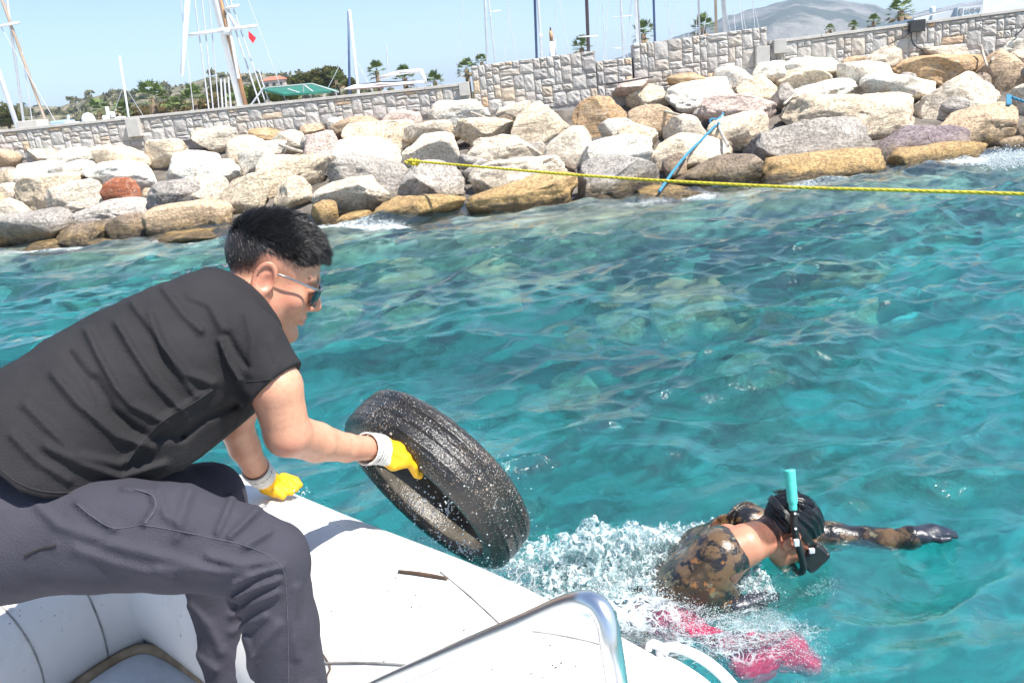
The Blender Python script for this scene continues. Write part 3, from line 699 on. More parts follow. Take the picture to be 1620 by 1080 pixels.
# deck, junction strip and hull
IN = PS + PN * 0.2; lo_i = 3; hi_i = len(PS) - 4
ring = [(p[0], p[1], 0.25) for p in PS[lo_i:hi_i:3]]
_cp = np.array([-0.45, 0.55]); nrg = len(ring); MB().add(ring + [(_cp[0], _cp[1], 0.25)] + [(p[0], p[1], 0.225) for p in ring] + [(_cp[0], _cp[1], 0.225)], [(i, nrg, i + 1)[::-1] for i in range(nrg - 1)] + [(nrg - 1, nrg, 0)[::-1]] + [(nrg + 1 + i, 2 * nrg + 1, nrg + 2 + i) for i in range(nrg - 1)]).build('deck', M_FLOOR, boat)
def inner_strip(a, b, rad, name, mat, off=0.218, z=0.258):
    pts = [(PS[i][0] + PN[i][0] * off, PS[i][1] + PN[i][1] * off, z) for i in range(int(a), int(b), 2)]
    pts = np.array(pts)
    for _ in range(25): pts[1:-1] = .25 * pts[:-2] + .5 * pts[1:-1] + .25 * pts[2:]
    return MB().tube(pts, rad, 8).build(name, mat, boat, True)
inner_strip(_ib - 30, _ib + 70, 0.013, 'junction_strip', M_STRIP)
hull = [(p[0], p[1]) for p in PS[::6]]; nh = len(hull); cx = (-0.45, 0.6)
V = [(x, y, 0.24) for x, y in hull] + [(cx[0] + (x - cx[0]) * 0.95, cx[1] + (y - cx[1]) * 0.95, -0.10) for x, y in hull] + [(cx[0] + (x - cx[0]) * 0.35, cx[1] + (y - cx[1]) * 0.75, -0.30) for x, y in hull]
F = [(j * nh + i, j * nh + (i + 1) % nh, (j + 1) * nh + (i + 1) % nh, (j + 1) * nh + i) for j in range(2) for i in range(nh)] + [tuple(range(2 * nh, 3 * nh))]
MB().add(V, F).build('hull', M_PVC, boat, True)
# bent stainless handrail
_h = [at(420, 1190, 1.36), at(560, 1105, 1.2), at(700, 1040, 1.05), at(830, 985, 0.93), at(895, 957, 0.865), at(925, 951, 0.835), at(947, 960, 0.82), at(960, 985, 0.812), at(968, 1030, 0.81), at(977, 1090, 0.82), at(1000, 1250, 0.86)]
_h = spline(_h, 110); foot = _h[-1].copy(); foot[2] = 0.25
MB().tube(list(_h) + [foot], 0.0117, 20).build('handrail', M_STEEL, boat, True)
# moulded grab handle on the outside of the tube
_g = spline([at(1046, 1027, 1.50), at(1070, 1024, 1.49), at(1105, 1038, 1.47), at(1140, 1064, 1.45), at(1172, 1104, 1.43), at(1166, 1128, 1.43), at(1142, 1108, 1.44), at(1108, 1078, 1.46), at(1072, 1054, 1.48), at(1050, 1042, 1.50)], 70, True)
_gm = MB(); _gl = list(_g) + [_g[0], _g[1]]; _gm.tube(_gl, [0.0085 + 0.003 * math.sin(3.14 * i / len(_gl)) for i in range(len(_gl))], 12)
_gm.tube(spline([at(1058, 1031, 1.495), at(1040, 1020, 1.50), at(1028, 1019, 1.50), at(1026, 1028, 1.50)], 16), [0.009] * 9 + [0.007] * 7 + [0.004], 10)
_gm.build('grab_handle', M_GREYPL, boat, True)
# bits lying on the tube
M_WEED = simple('brown_weed', (0.09, 0.055, 0.03), (0.05, 0.03, 0.02), 30, 0.6)
def scrap(pts, rad, name, label, cat, mat):
    P = []
    for (x, y) in pts:                             # drop each point onto the tube
        i = idx_of(x, y); best = min((np.hypot(*(np.array(to_px(tube_pt(ii, R(a)))[:2]) - (x, y))), ii, a) for ii in np.arange(i - 14, i + 14, 1) for a in range(10, 150, 3))
        P.append(tube_pt(best[1], R(best[2]), TR + rad * 0.9))
    o = MB().tube(spline(P, 18), [rad * (0.55 + 0.45 * math.sin(0.4 + 2.4 * k / 18)) for k in range(len(spline(P, 18)))], 7).build(name, mat, None, True); tag(o, label, cat); return o
scrap([(632, 909), (655, 906), (682, 908), (706, 915)], 0.0042, 'weed_stalk', 'short brown stalk of weed lying on the white tube', 'weed', M_WEED)
scrap([(512, 1034), (520, 1050), (522, 1066), (520, 1078)], 0.0016, 'weed_thread', 'thin dark curved thread of weed on the white tube', 'weed', M_WEED)
_l = spline([at(832, 935, 1.74), at(846, 922, 1.74), at(842, 906, 1.74), at(828, 905, 1.745), at(817, 918, 1.745), at(813, 925, 1.745)], 30)
tag(MB().tube(_l, 0.0012, 6).build('wire_loop', M_STEEL, None, True), 'thin bent wire loop sticking up at the edge of the tube', 'wire')
# grit, leaf scraps and flecks of weed strewn over the tube and deck
rsd = np.random.default_rng(8); V = []; F = []
def fleck(p, n, s):
    t = np.cross(n, rsd.normal(0, 1, 3)); t /= np.linalg.norm(t); b_ = np.cross(n, t); k = len(V); a_ = rsd.uniform(.25, 1.0)
    for u_, w_, h_ in ((1, 0, 0), (.2, a_ * .6, 0), (-1, .2 * a_, 0), (-.1, -a_ * .6, 0), (0, 0, .5)): V.append(p + t * s * u_ + b_ * s * w_ + n * (s * h_ * .7 + .0004))
    F.extend([(k, k + 1, k + 4), (k + 1, k + 2, k + 4), (k + 2, k + 3, k + 4), (k + 3, k, k + 4)])
for (i0, i1, a0, a1, n_) in ((_ib - 22, _ib + 2, 5, 75, 150), (_i1 - 10, _i1 + 60, 20, 120, 150), (_i2 - 8, _i2 + 10, 70, 120, 60), (_ib + 2, _i1, 10, 70, 60)):
    for _ in range(n_):
        i_, a_ = rsd.uniform(i0, i1), R(rsd.uniform(a0, a1)); c_ = tube_pt(i_, a_); o_ = tube_pt(i_, a_, 0.0); fleck(c_, (c_ - o_) / np.linalg.norm(c_ - o_), math.exp(rsd.uniform(math.log(.0008), math.log(.0042))))
for _ in range(160): fleck(np.array([rsd.uniform(-1.1, -.4), rsd.uniform(1.2, 1.75), .2502]), np.array([0, 0, 1.0]), math.exp(rsd.uniform(math.log(.001), math.log(.006))))
tag(link('debris', from_np('debris', V, F), M_WEED, None, False), 'dark flecks of weed and grit strewn over the white boat', 'debris', kind='stuff')
# ================================================================ tyre
def mat_tyre():
    g = NG('wet_encrusted_rubber'); p = g.obj()
    col = g.mix(g.ramp(g.noise(p, 9, 6, 0.65), [(0.35, 0), (0.65, 1)]), (0.012, 0.0125, 0.013), (0.03, 0.029, 0.028))
    silt = g.ramp(g.noise(p, 5.5, 7, 0.7, 0.5), [(0.50, 0), (0.70, 1)])
    col = g.mix(g.math('MULTIPLY', silt, 0.22), col, (0.13, 0.10, 0.075))
    vo = g.n('ShaderNodeTexVoronoi', Vector=p, Scale=430); dens = g.ramp(g.noise(p, 6.5, 5, 0.6), [(0.42, 0.03), (0.66, 0.40)])
    barn = g.math('MULTIPLY', g.math('LESS_THAN', g.sep(vo.outputs['Color'])[0], dens), g.math('LESS_THAN', vo.outputs['Distance'], 0.46))
    vo2 = g.n('ShaderNodeTexVoronoi', Vector=p, Scale=95); barn2 = g.math('MULTIPLY', g.math('LESS_THAN', g.sep(vo2.outputs['Color'])[1], g.math('MULTIPLY', dens, 0.09)), g.math('LESS_THAN', vo2.outputs['Distance'], g.math('MULTIPLY', g.noise(p, 90, 2), 0.7)))
    b = g.math('MAXIMUM', barn, barn2)
    sc_ = g.ramp(g.sep(vo.outputs['Color'])[2], [(0.0, (0.62, 0.58, 0.52)), (0.4, (0.22, 0.19, 0.15)), (0.75, (0.28, 0.15, 0.07)), (1.0, (0.68, 0.66, 0.62))])
    col = g.mix(g.math('MULTIPLY', b, 0.9), col, sc_)
    ins = g.attr('inside'); mud = g.mix(g.ramp(g.noise(p, 14, 6, 0.7), [(0.35, 0), (0.65, 1)]), (0.055, 0.047, 0.035), (0.15, 0.13, 0.095))
    col = g.mix(g.math('MULTIPLY', ins, g.ramp(g.noise(p, 4.0, 5), [(0.36, 0.15), (0.58, 0.95)])), col, mud)
    h = g.math('ADD', g.math('MULTIPLY', b, 0.7), g.math('ADD', g.noise(p, 45, 5, 0.7), g.math('MULTIPLY', g.noise(p, 160, 3), 0.8)))
    g.pbsdf(col, g.math('MULTIPLY_ADD', g.noise(p, 12, 4), 0.30, 0.06), g.bump(h, 0.55, 0.005)); return g.m
TW = 0.80
ty_ax = Vector(0.69 * C_R + 0.72 * C_U).normalized() * math.sin(R(64)) + Vector(C_F) * math.cos(R(64))
prof = [(.216, -.066), (.219, -.078), (.226, -.087), (.238, -.0915), (.254, -.090), (.268, -.082), (.2790, -.071), (.2845, -.060)]
for gx in (-.044, -.015, .015, .044):
    prof += [(.2882 - 8 * gx * gx * .3, gx - .006), (.2862, gx - .0042), (.2862, gx + .0042), (.2882 - 8 * gx * gx * .3, gx + .006)]
prof += [(r, -x) for r, x in prof[:8][::-1]]
prof += [(.212, .062), (.213, .055), (.222, .070), (.240, .076), (.258, .068), (.270, .045), (.274, 0), (.270, -.045), (.258, -.068), (.240, -.076), (.222, -.070), (.213, -.055), (.212, -.062)]
prof = [(r_, x_ * TW) for r_, x_ in prof]
ns = 128; V = []; ins = []
for s in range(ns):
    a = 2 * math.pi * s / ns
    for k, (r, x) in enumerate(prof):
        rr = r * (1 + 0.006 * math.sin(3 * a + 1) + 0.004 * math.sin(5 * a)) + (0.0012 * random.uniform(-1, 1) if k < 30 else 0)
        V.append((rr * math.cos(a), rr * math.sin(a) * 0.985, x)); ins.append(1.0 if k > len(prof) - 13 else 0.0)
npf = len(prof); F = [(s * npf + k, ((s + 1) % ns) * npf + k, ((s + 1) % ns) * npf + (k + 1) % npf, s * npf + (k + 1) % npf) for s in range(ns) for k in range(npf)]
ty_me = from_np('tyre', V, F); add_attr(ty_me, 'inside', ins)
tyre = link('tyre', ty_me, mat_tyre()); tag(tyre, 'wet black car tyre crusted with barnacles, propped against the boat tube', 'tyre')
TYC = Vector(at(664, 786, 2.02)) + ty_ax * 0.060
tyre.scale = (0.962,) * 3; tyre.location = TYC; tyre.rotation_euler = ty_ax.to_track_quat('Z', 'Y').to_euler()
# ================================================================ ropes
M_YEL = simple('yellow_rope', (0.62, 0.52, 0.03), (0.50, 0.40, 0.02), 60, 0.6, 0.5, 120, 0.004)
M_BLU = simple('blue_rope', (0.05, 0.26, 0.42), (0.03, 0.16, 0.28), 60, 0.7, 0.5, 120, 0.004)
def twisted(pts, rad, name, mat, parent=None, n=160, strands=3, pitch=9.0):
    P = spline(pts, n); L = np.concatenate([[0], np.cumsum(np.linalg.norm(np.diff(P, axis=0), axis=1))]); mb = MB()
    for k in range(strands):
        Q = []
        for i, p in enumerate(P):
            t = Vector(P[min(i + 1, len(P) - 1)] - P[max(i - 1, 0)]).normalized(); u = t.orthogonal().normalized(); v = t.cross(u)
            a = L[i] / (rad * pitch) * 6.283 + k * 6.283 / strands; Q.append(Vector(p) + (u * math.cos(a) + v * math.sin(a)) * rad * 0.45)
        mb.tube(Q, rad * 0.62, 6)
    return mb.build(name, mat, parent, True)
yr = [on_slope(640, 255) + np.array([0, -0.02, 0.10])]; yr[0] = at(648, 254, 12.75)
yr += [at(655, 255, 12.5), at(760, 264, 11.6), at(900, 276, 10.6), at(1050, 286, 9.8), at(1250, 296, 9.0), at(1450, 302, 8.3), at(1640, 308, 7.7), at(1900, 322, 7.0), at(2300, 350, 6.2)]
rope = empty('yellow_rope', yr[0]); tag(rope, 'taut yellow rope running from the boulders out over the water', 'rope')
twisted(yr, 0.019, 'strand', M_YEL, rope, 420, 3, 12)
kn = MB(); 
for k in range(3):
    c = at(651 + k * 5, 256 + k * 1.0, 12.6); kn.tube([c + 0.045 * np.array([math.cos(a) * 0.5, math.sin(a), math.sin(a + k) * 0.9]) for a in np.linspace(0, 6.283, 14)], 0.017, 7)
kn.tube([at(650, 256, 12.6), at(644, 258, 12.62), at(640, 255, 12.62)], 0.016, 7)
kn.build('knot', M_YEL, rope, True)
BY = 12.2
def bp(x, y, off=0.35):
    p = on_slope(x, y); t = (p - CAM) @ C_F; return CAM + ray(x, y) * (t - off)
br = [bp(1144, 180), bp(1136, 194), bp(1112, 219), bp(1088, 243), bp(1066, 270), bp(1052, 290), bp(1043, 303, 0.25)]
rope2 = empty('blue_rope', br[0]); tag(rope2, 'blue rope knotted to a boulder and slanting down into the sea', 'rope')
twisted(br, 0.024, 'strand', M_BLU, rope2, 120)
c0 = bp(1128, 192, 0.40); kb = MB()
kb.tube([c0 + 0.06 * (math.cos(a) * C_R + 0.8 * math.sin(a) * C_U) for a in np.linspace(0, 6.283, 20)], 0.013, 7); kb.tube([c0 + 0.075 * (math.cos(a) * C_R + 0.6 * math.sin(a) * C_U) + 0.03 * C_R for a in np.linspace(0, 5, 20)], 0.012, 7)
kb.tube([bp(1140, 186, .4), bp(1134, 192, .42), bp(1138, 198, .4)], 0.03, 8)
kb.build('knot', M_BLU, rope2, True)
M_OLD = simple('old_white_rope', (0.50, 0.46, 0.42), (0.22, 0.20, 0.18), 25, 0.85)
rr = empty('frayed_rope', bp(1140, 190)); tag(rr, 'frayed dirty white rope end hanging below the blue knot', 'rope')
twisted([bp(1143, 184, .36), bp(1138, 198, .36), bp(1142, 212, .36), bp(1152, 231, .36)], 0.028, 'strand', M_OLD, rr, 40)
rb = empty('blue_strap', bp(1598, 160)); tag(rb, 'short blue rope lashed round a boulder under the orange slab', 'rope')
twisted([bp(1594, 158, .35), bp(1600, 154, .38), bp(1612, 158, .38), bp(1640, 166, .36)], 0.024, 'strand', M_BLU, rb, 40)
mk = MB()
for k in range(4): mk.tube([bp(1593 + k * 2, 166 - q * 4, .36) for q in range(5)], 0.012, 6)
mk.build('lashing', M_BLU, rb, True)
# submerged mooring line
sl = [on_z(562, 520, -0.25), on_z(620, 488, -0.18), on_z(660, 468, -0.10), on_z(720, 436, -0.06), on_z(780, 405, -0.2), on_z(900, 360, -0.6)]
tag(MB().tube(spline(sl, 60), 0.014, 8).build('mooring_line', simple('dark_wet_rope', (0.07, 0.09, 0.11), (0.03, 0.04, 0.05), 20, 0.6), None, True), 'dark mooring line lying just under the water surface', 'rope')
# driftwood and pipes on the boulders
M_DRIFT = simple('grey_driftwood', (0.52, 0.46, 0.38), (0.34, 0.29, 0.23), 14, 0.85, 0.5, 60, 0.004)
M_PIPE = simple('black_hose', (0.045, 0.045, 0.045), (0.03, 0.03, 0.03), 14, 0.5)
def stick(pts, rad, name, label, cat, mat, off=0.4):
    P = [bp(x, y, off) for x, y in pts]; o = MB().tube(spline(P, 14), [rad * (1 - 0.4 * k / 14) for k in range(len(spline(P, 14)))], 8).build(name, mat, None, True); tag(o, label, cat)
stick([(1020, 167), (1045, 174), (1075, 182)], 0.035, 'driftwood', 'grey forked driftwood pole on a tan boulder', 'driftwood', M_DRIFT)
stick([(958, 133), (990, 129), (1034, 121)], 0.022, 'hose', 'black hose lying along the foot of the sunken wall', 'hose', M_PIPE, 0.5)
stick([(443, 229), (462, 236), (478, 240)], 0.04, 'driftwood', 'pale driftwood stick between two white boulders', 'driftwood', M_DRIFT)
stick([(745, 178), (762, 184), (778, 189)], 0.03, 'driftwood', 'straw coloured stick lying on white boulders', 'driftwood', M_DRIFT)
stick([(1551, 72), (1556, 88), (1562, 105)], 0.03, 'driftwood', 'bleached plank leaning over the broad orange boulder', 'driftwood', M_DRIFT)
stick([(1568, 96), (1575, 88), (1582, 82)], 0.025, 'driftwood', 'thin bleached stick beside a leaning plank', 'driftwood', M_DRIFT)
stick([(1240, 165), (1248, 158), (1256, 150)], 0.025, 'driftwood', 'thin stick in the gap beside a grey boulder', 'driftwood', M_DRIFT)
# ================================================================ marina behind the wall
mb = MB(); mb.add([(-80, 22, 0.604), (80, 22, 0.604), (80, 56, 0.604), (-80, 56, 0.604)], [(0, 1, 2, 3)])
tag(mb.build('marina_water', simple('harbour_water', (0.02, 0.10, 0.13), (0.03, 0.13, 0.16), 0.4, 0.1)), kind='structure')
M_MW = simple('white_spar_paint', (0.80, 0.80, 0.79), (0.72, 0.72, 0.71), 3, 0.4)
M_MB = simple('dark_blue_spar', (0.06, 0.10, 0.20), (0.04, 0.07, 0.14), 3, 0.5)
M_MP = simple('dark_brown_spar', (0.11, 0.07, 0.08), (0.07, 0.05, 0.05), 3, 0.5)
M_MG = simple('grey_alloy_spar', (0.45, 0.45, 0.46), (0.38, 0.38, 0.39), 3, 0.4)
M_MT = simple('tan_wood_spar', (0.46, 0.36, 0.27), (0.36, 0.27, 0.19), 3, 0.5)
M_MO = simple('orange_wood_spar', (0.50, 0.27, 0.13), (0.40, 0.21, 0.10), 3, 0.5)
M_HULL = simple('white_hull_gelcoat', (0.80, 0.80, 0.80), (0.74, 0.74, 0.74), 2, 0.3)
M_WIRE = simple('rigging_wire', (0.58, 0.58, 0.60), (0.48, 0.48, 0.50), 3, 0.4)
def hull_mesh(L, Bm, H):
    V = []; F = []; n = 12
    for i in range(n + 1):
        s = i / n; b = Bm / 2 * math.sin(math.pi * min(1, 0.12 + s * 0.62)) ** 0.8 if s < .999 else 0.03
        b = Bm / 2 * (1 - (2 * max(0, s - 0.35) / 1.3) ** 2.2) if s > 0.35 else Bm / 2 * (0.75 + 0.25 * s / 0.35)
        y = (s - 0.5) * L; sh = H * (1 + 0.25 * (s - 0.4) ** 2 * 4)
        V += [(-b, y, sh), (-b * 0.9, y, 0.25 * H), (0, y, -0.05), (b * 0.9, y, 0.25 * H), (b, y, sh)]
    for i in range(n):
        for j in range(4): F.append((i * 5 + j, i * 5 + j + 1, i * 5 + 6 + j, i * 5 + 5 + j))
        F.append((i * 5 + 4, i * 5, i * 5 + 5, i * 5 + 9))
    F += [(0, 4, 3, 2, 1)]
    return V, F
def spar(pb, pt_, Y, rad, height=None, zb=1.1):
    a = on_y(*pb, Y); b = on_y(*pt_, Y); d = (b - a) / np.linalg.norm(b - a)
    a = a - d * ((a[2] - zb) / d[2])
    if height: b = a + d * height
    return a, b
def wirepx(pa, pb, Y, ext=0.0):
    a = on_y(*pa, Y); b = on_y(*pb, Y); d = b - a
    return a - d * 0.25, b + d * ext
def sailboat(label, Y, masts, wires=(), spreaders=(), L=9.0, hull=True, rot=0.3):
    a0, b0 = spar(masts[0][0], masts[0][1], Y, 1); root = empty('sailboat', (a0[0], a0[1], 0.6)); tag(root, label, 'sailboat')
    if hull:
        V, F = hull_mesh(L, L * 0.3, 0.95); M = Matrix.Rotation(rot, 3, 'Z')
        MB().add([Vector((a0[0], a0[1], 0.60)) + M @ Vector(v) for v in V], F).build('hull', M_HULL, root, True)
        MB().box((a0[0], a0[1], 1.62), (L * .16, L * .3, 0.3), M.to_4x4()).build('cabin', M_HULL, root, bevel=0.08)
    mo = None
    for (pb, pt_, rad, mat, h) in masts:
        a, b = spar(pb, pt_, Y, rad, h); _o = MB().tube([a, a * .5 + b * .5, b], [rad, rad * .95, rad * 0.75], 10).build('mast', mat, root, True); mo = mo or _o
    for sx in (-1, 1):
        a, b = spar(masts[0][0], masts[0][1], Y, 0, masts[0][4]); MB().tube([a + (b - a) * .72, np.array([a[0] + sx * 1.5, a[1] - .2, 1.5])], 0.011, 5).build('shroud', M_WIRE, root)
    for (pa, pb, ext, rad, *mm) in wires:
        a, b = wirepx(pa, pb, Y - 0.05, ext); MB().tube([a, b], rad, 5).build('stay', mm[0] if mm else M_WIRE, root)
    for (pa, pb, rad) in spreaders:
        a, b = on_y(*pa, Y - 0.1), on_y(*pb, Y - 0.1); sp_ = MB().tube([a, b], rad, 6).build('spreader', M_MW, None, True); sp_.parent = mo; sp_.matrix_parent_inverse = Matrix.Identity(4)
    return root
s = sailboat('schooner with a thick white mast, crosstrees and rusty pole behind the wall', 25, [((382, 172), (340, 0), 0.10, M_MW, 15), ((390, 172), (373, 100), 0.065, M_MO, 6.0)],
 [((330, 170), (308, 0), 0.5, 0.022), ((337, 170), (320, 0), 0.5, 0.022), ((346, 168), (331, 0), 0.5, 0.018), ((411, 165), (360, 10), 0.3, 0.026), ((421, 165), (366, 5), 0.3, 0.022), ((427, 165), (408, 108), 0.0, 0.02), ((396, 168), (418, 138), 0.0, 0.03), ((352, 168), (349, 125), 0, .03), ((358, 167), (355, 125), 0, .03), ((365, 166), (361, 122), 0, .03), ((373, 40), (356, 13), 0.0, 0.05, M_MW), ((374, 105), (360, 25), 0.0, 0.05, M_MW)],
 [((299, 56), (352, 48), 0.05), ((362, 47), (408, 41), 0.05), ((356, 14), (378, 9), 0.04)])
# hanging furled sail
a, b = on_y(288, 121, 24.6), on_y(299, -30, 24.6); MB().tube([a, a * .97 + b * .03, b], [0.02, 0.062, 0.075], 8).build('furled_sail', M_MW, s, True)
# radar pod at the crosstrees
MB().tube([on_y(357, 44, 24.8), on_y(357, 55, 24.8)], [0.12, 0.10], 10).build('radar_pod', M_MW, s, True)
# red pennant on a stay
M_RED = simple('red_flag_cloth', (0.62, 0.02, 0.03), (0.50, 0.015, 0.02), 6, 0.8)
fp = [on_y(x, y, 24.7) for x, y in ((393, 49), (404, 60), (400, 69), (394, 60))]
fm = MB(); nfl = np.array([0, 1.0, 0]); fm.add([fp[0], fp[1] + .06 * nfl, fp[2], fp[3] - .05 * nfl] + [p + 0.012 * nfl for p in (fp[0], fp[1] + .06 * nfl, fp[2], fp[3] - .05 * nfl)], [(0, 1, 2, 3), (7, 6, 5, 4), (0, 4, 5, 1), (1, 5, 6, 2), (2, 6, 7, 3), (3, 7, 4, 0)])
tag(fm.build('flag', M_RED, None), 'small red flag on a stay beside the thick white mast', 'flag')
sailboat('sailboat with a white mast next to a long leaning brown spar', 26, [((25, 192), (0, 120), 0.075, M_MW, 9), ((37, 190), (24, 95), 0.04, M_MW, 13)], [((70, 186), (3, 0), 0.3, 0.045, M_MT), ((50, 186), (32, 60), 0.0, 0.014)], [((-20, 46), (30, 36), 0.04)])
sailboat('sailboat with a twin dark blue and white mast beside a palm', 30, [((553, 138), (551, 18), 0.045, M_MB, None), ((566, 138), (553, 16), 0.05, M_MW, None)], [((614, 122), (611, 70), 0.0, 0.02)])
sailboat('sailboat with two thin white masts over the wall step', 34, [((771, 97), (767, 0), 0.05, M_MW, 14), ((783, 97), (773, 0), 0.035, M_MW, 13)], [], [((772, 20), (792, 17), 0.02)])
sailboat('sailboat with paired navy and white masts beside the beacon', 32, [((849, 92), (846, 0), 0.05, M_MB, 14), ((857, 92), (851, 0), 0.055, M_MW, 14)], [], [((853, 57), (858, 57), 0.07)])
sailboat('sailboat with a dark brown mast and small crosstree over a palm', 28, [((931, 80), (928, 0), 0.06, M_MP, 13)], [((958, 90), (953, 0), 0.4, 0.012)], [((914, 59), (946, 57), 0.02)])
sailboat('sailboat with a slim pale mast over the sunken wall gap', 36, [((987, 98), (982, 0), 0.05, M_MW, 15)], [((1000, 70), (993, 0), 0.3, 0.012)], [((968, 28), (1000, 25), 0.02), ((968, 77), (985, 76), 0.02)])
sailboat('sailboat with a bright white mast in front of a tall palm', 30, [((1009, 70), (1005, 0), 0.06, M_MW, 13), ((1013, 69), (1009, 0), 0.03, M_MG, 12)])
sailboat('sailboat with a thin navy mast above the tallest wall', 34, [((1036, 65), (1034, 0), 0.05, M_MB, 13)], [((1059, 60), (1056, 0), 0.3, 0.012)])
sailboat('sailboat with a slender grey mast beside a short palm', 34, [((1107, 53), (1105, 0), 0.04, M_MG, 14)], [((1113, 52), (1122, 0), 0.2, 0.01)])
sailboat('sailboat with a tan wooden mast above the tallest wall', 34, [((1133, 50), (1132, 0), 0.06, M_MT, 13)])
sailboat('sailboat with a stout grey mast in front of the blue mountain', 32, [((1148, 48), (1144, 0), 0.085, M_MG, 14)], [((1163, 46), (1160, 14), 0.1, 0.015), ((1175, 45), (1170, 5), 0.2, 0.015), ((1194, 42), (1190, 0), 0.2, 0.012)])
sailboat('sailboat with a cut off pale mast among the palm trees', 40, [((205, 195), (196, 135), 0.05, M_MW, 4.6)], [], L=7)
# beacon tower
bt = empty('beacon_tower', on_y(872, 90, 40)); tag(bt, 'small orange and white beacon tower between masts', 'beacon')
def px_tube(p, q, Y, r0, r1, name, mat, root, n=12):
    a, b = on_y(*p, Y), on_y(*q, Y); return MB().tube([a, b], [r0, r1], n).build(name, mat, root, True)
px_tube((874, 120), (873, 66), 40, 0.14, 0.11, 'base', M_MW, bt); px_tube((873, 66), (871, 49), 40, 0.10, 0.075, 'shaft', M_MO, bt); px_tube((871, 49), (870.6, 43), 40, 0.04, 0.03, 'lantern', M_MP, bt)
px_tube((880, 100), (878, 62), 40, 0.03, 0.03, 'post', M_MG, bt)
# boat with a green sun canopy
M_GRN = simple('green_canopy_cloth', (0.02, 0.16, 0.11), (0.015, 0.11, 0.08), 3, 0.7)
gb = empty('canopy_boat', on_y(475, 165, 24)); tag(gb, 'motor boat with a green fabric canopy on a metal frame', 'boat')
def sheet(pts, Y, thick, name, mat, root, ys=None):
    P = [on_y(x, y, (ys[i] if ys else Y)) for i, (x, y) in enumerate(pts)]; n = len(P); up = np.array([0, 0, thick])
    return MB().add(list(P) + [p + up for p in P], [tuple(range(n))[::-1], tuple(range(n, 2 * n))] + [(i, (i + 1) % n, n + (i + 1) % n, n + i) for i in range(n)]).build(name, mat, root)
sheet([(416, 144), (450, 152), (490, 150), (536, 146), (494, 134), (424, 140)], 24, 0.05, 'canopy', M_GRN, gb, [22.8, 22.6, 22.6, 23.0, 25.2, 25.2])
for p, q in [((416, 144), (424, 139)), ((424, 139), (494, 133)), ((494, 133), (536, 146)), ((480, 134), (480, 150)), ((492, 158), (492, 147)), ((532, 160), (532, 146)), ((455, 141), (480, 149)), ((480, 134), (495, 145))]:
    a, b = on_y(*p, 22.9), on_y(*q, 22.9); MB().tube([a, b], 0.018, 6).build('frame_tube', M_MG, gb)
V, F = hull_mesh(8, 2.6, 0.9); c = on_y(475, 165, 24); MB().add([Vector((c[0], c[1], .6)) + Matrix.Rotation(1.3, 3, 'Z') @ Vector(v) for v in V], F).build('hull', M_HULL, gb, True)
# motor cruiser with a brown hard top and white arch
cb = empty('motor_cruiser', on_y(620, 150, 24)); tag(cb, 'white motor cruiser with radar arch and brown underside hard top', 'boat')
M_BRN = simple('brown_vinyl', (0.24, 0.15, 0.12), (0.18, 0.11, 0.09), 3, 0.6)
sheet([(545, 142), (600, 139), (672, 131), (672, 129), (600, 131), (560, 136)], 23, 0.03, 'hard_top', M_MW, cb, [22.5, 22.5, 22.5, 25, 25, 25]); sheet([(550, 143), (600, 139.5), (640, 135), (600, 133.5)], 23, 0.012, 'top_lining', M_BRN, cb, [22.4, 22.4, 22.4, 24])
for p, q in [((674, 133), (666, 112)), ((668, 112), (628, 115)), ((632, 115), (600, 124))]:
    a, b = on_y(*p, 22.6), on_y(*q, 22.6); MB().tube([a, b], 0.055, 8).build('arch_tube', M_MW, cb, True)
V, F = hull_mesh(9, 3, 1.0); c = on_y(620, 150, 25); MB().add([Vector((c[0], c[1], .6)) + Matrix.Rotation(1.45, 3, 'Z') @ Vector(v) for v in V], F).build('hull', M_HULL, cb, True)
# radar domes and cabin tops peeping over the low wall
dm = empty('motor_yacht', on_y(140, 205, 23)); tag(dm, 'white motor yacht with a tall domed radome over the low wall', 'boat')
def dome(px, py, wpx, hpx, Y, name, mat, root):
    c = on_y(px, py, Y); s = Y / FPX * 1.02; rx, rz = wpx * s / 2, hpx * s
    prof_ = [(rx, -rz * 0.7), (rx, 0.45 * rz), (rx * .93, .68 * rz), (rx * .72, .87 * rz), (rx * .4, .97 * rz), (0.001, rz)]
    V = [(c[0] + r * math.cos(a), c[1] + r * math.sin(a), c[2] + z) for r, z in prof_ for a in np.linspace(0, 6.283, 16, endpoint=False)]
    F = [(i * 16 + j, i * 16 + (j + 1) % 16, (i + 1) * 16 + (j + 1) % 16, (i + 1) * 16 + j) for i in range(5) for j in range(16)]
    return link(name, from_np(name, V, F), mat, root)
dome(143, 202, 19, 21, 23, 'radome', M_MW, dm); dome(192, 192, 18, 7, 23, 'roof_dome', M_MW, dm); dome(116, 200, 11, 8, 23, 'small_dome', M_MW, dm); dome(124, 200, 10, 7, 23, 'small_dome', M_MW, dm)
a, b = on_y(100, 199, 23), on_y(100, 193, 23); MB().box((a + b) / 2, (0.42, 0.6, 0.18)).build('cabin_roof', simple('pale_blue_gelcoat', (0.42, 0.56, 0.70), (0.36, 0.48, 0.62), 3, 0.4), dm, bevel=0.05)
px_tube((110, 205), (108, 182), 23, 0.035, 0.03, 'flue', simple('blue_grey_paint', (0.35, 0.45, 0.55), (0.3, 0.4, 0.5), 3, .5), dm)
V, F = hull_mesh(12, 3.4, 1.2); MB().add([Vector((on_y(140, 205, 24)[0], 24.5, .6)) + Matrix.Rotation(1.5, 3, 'Z') @ Vector(v) for v in V], F).build('hull', M_HULL, dm, True)
lp = empty('globe_lamp', on_y(172, 200, 22)); tag(lp, 'white lamp post with two globe lights beside a palm', 'lamp')
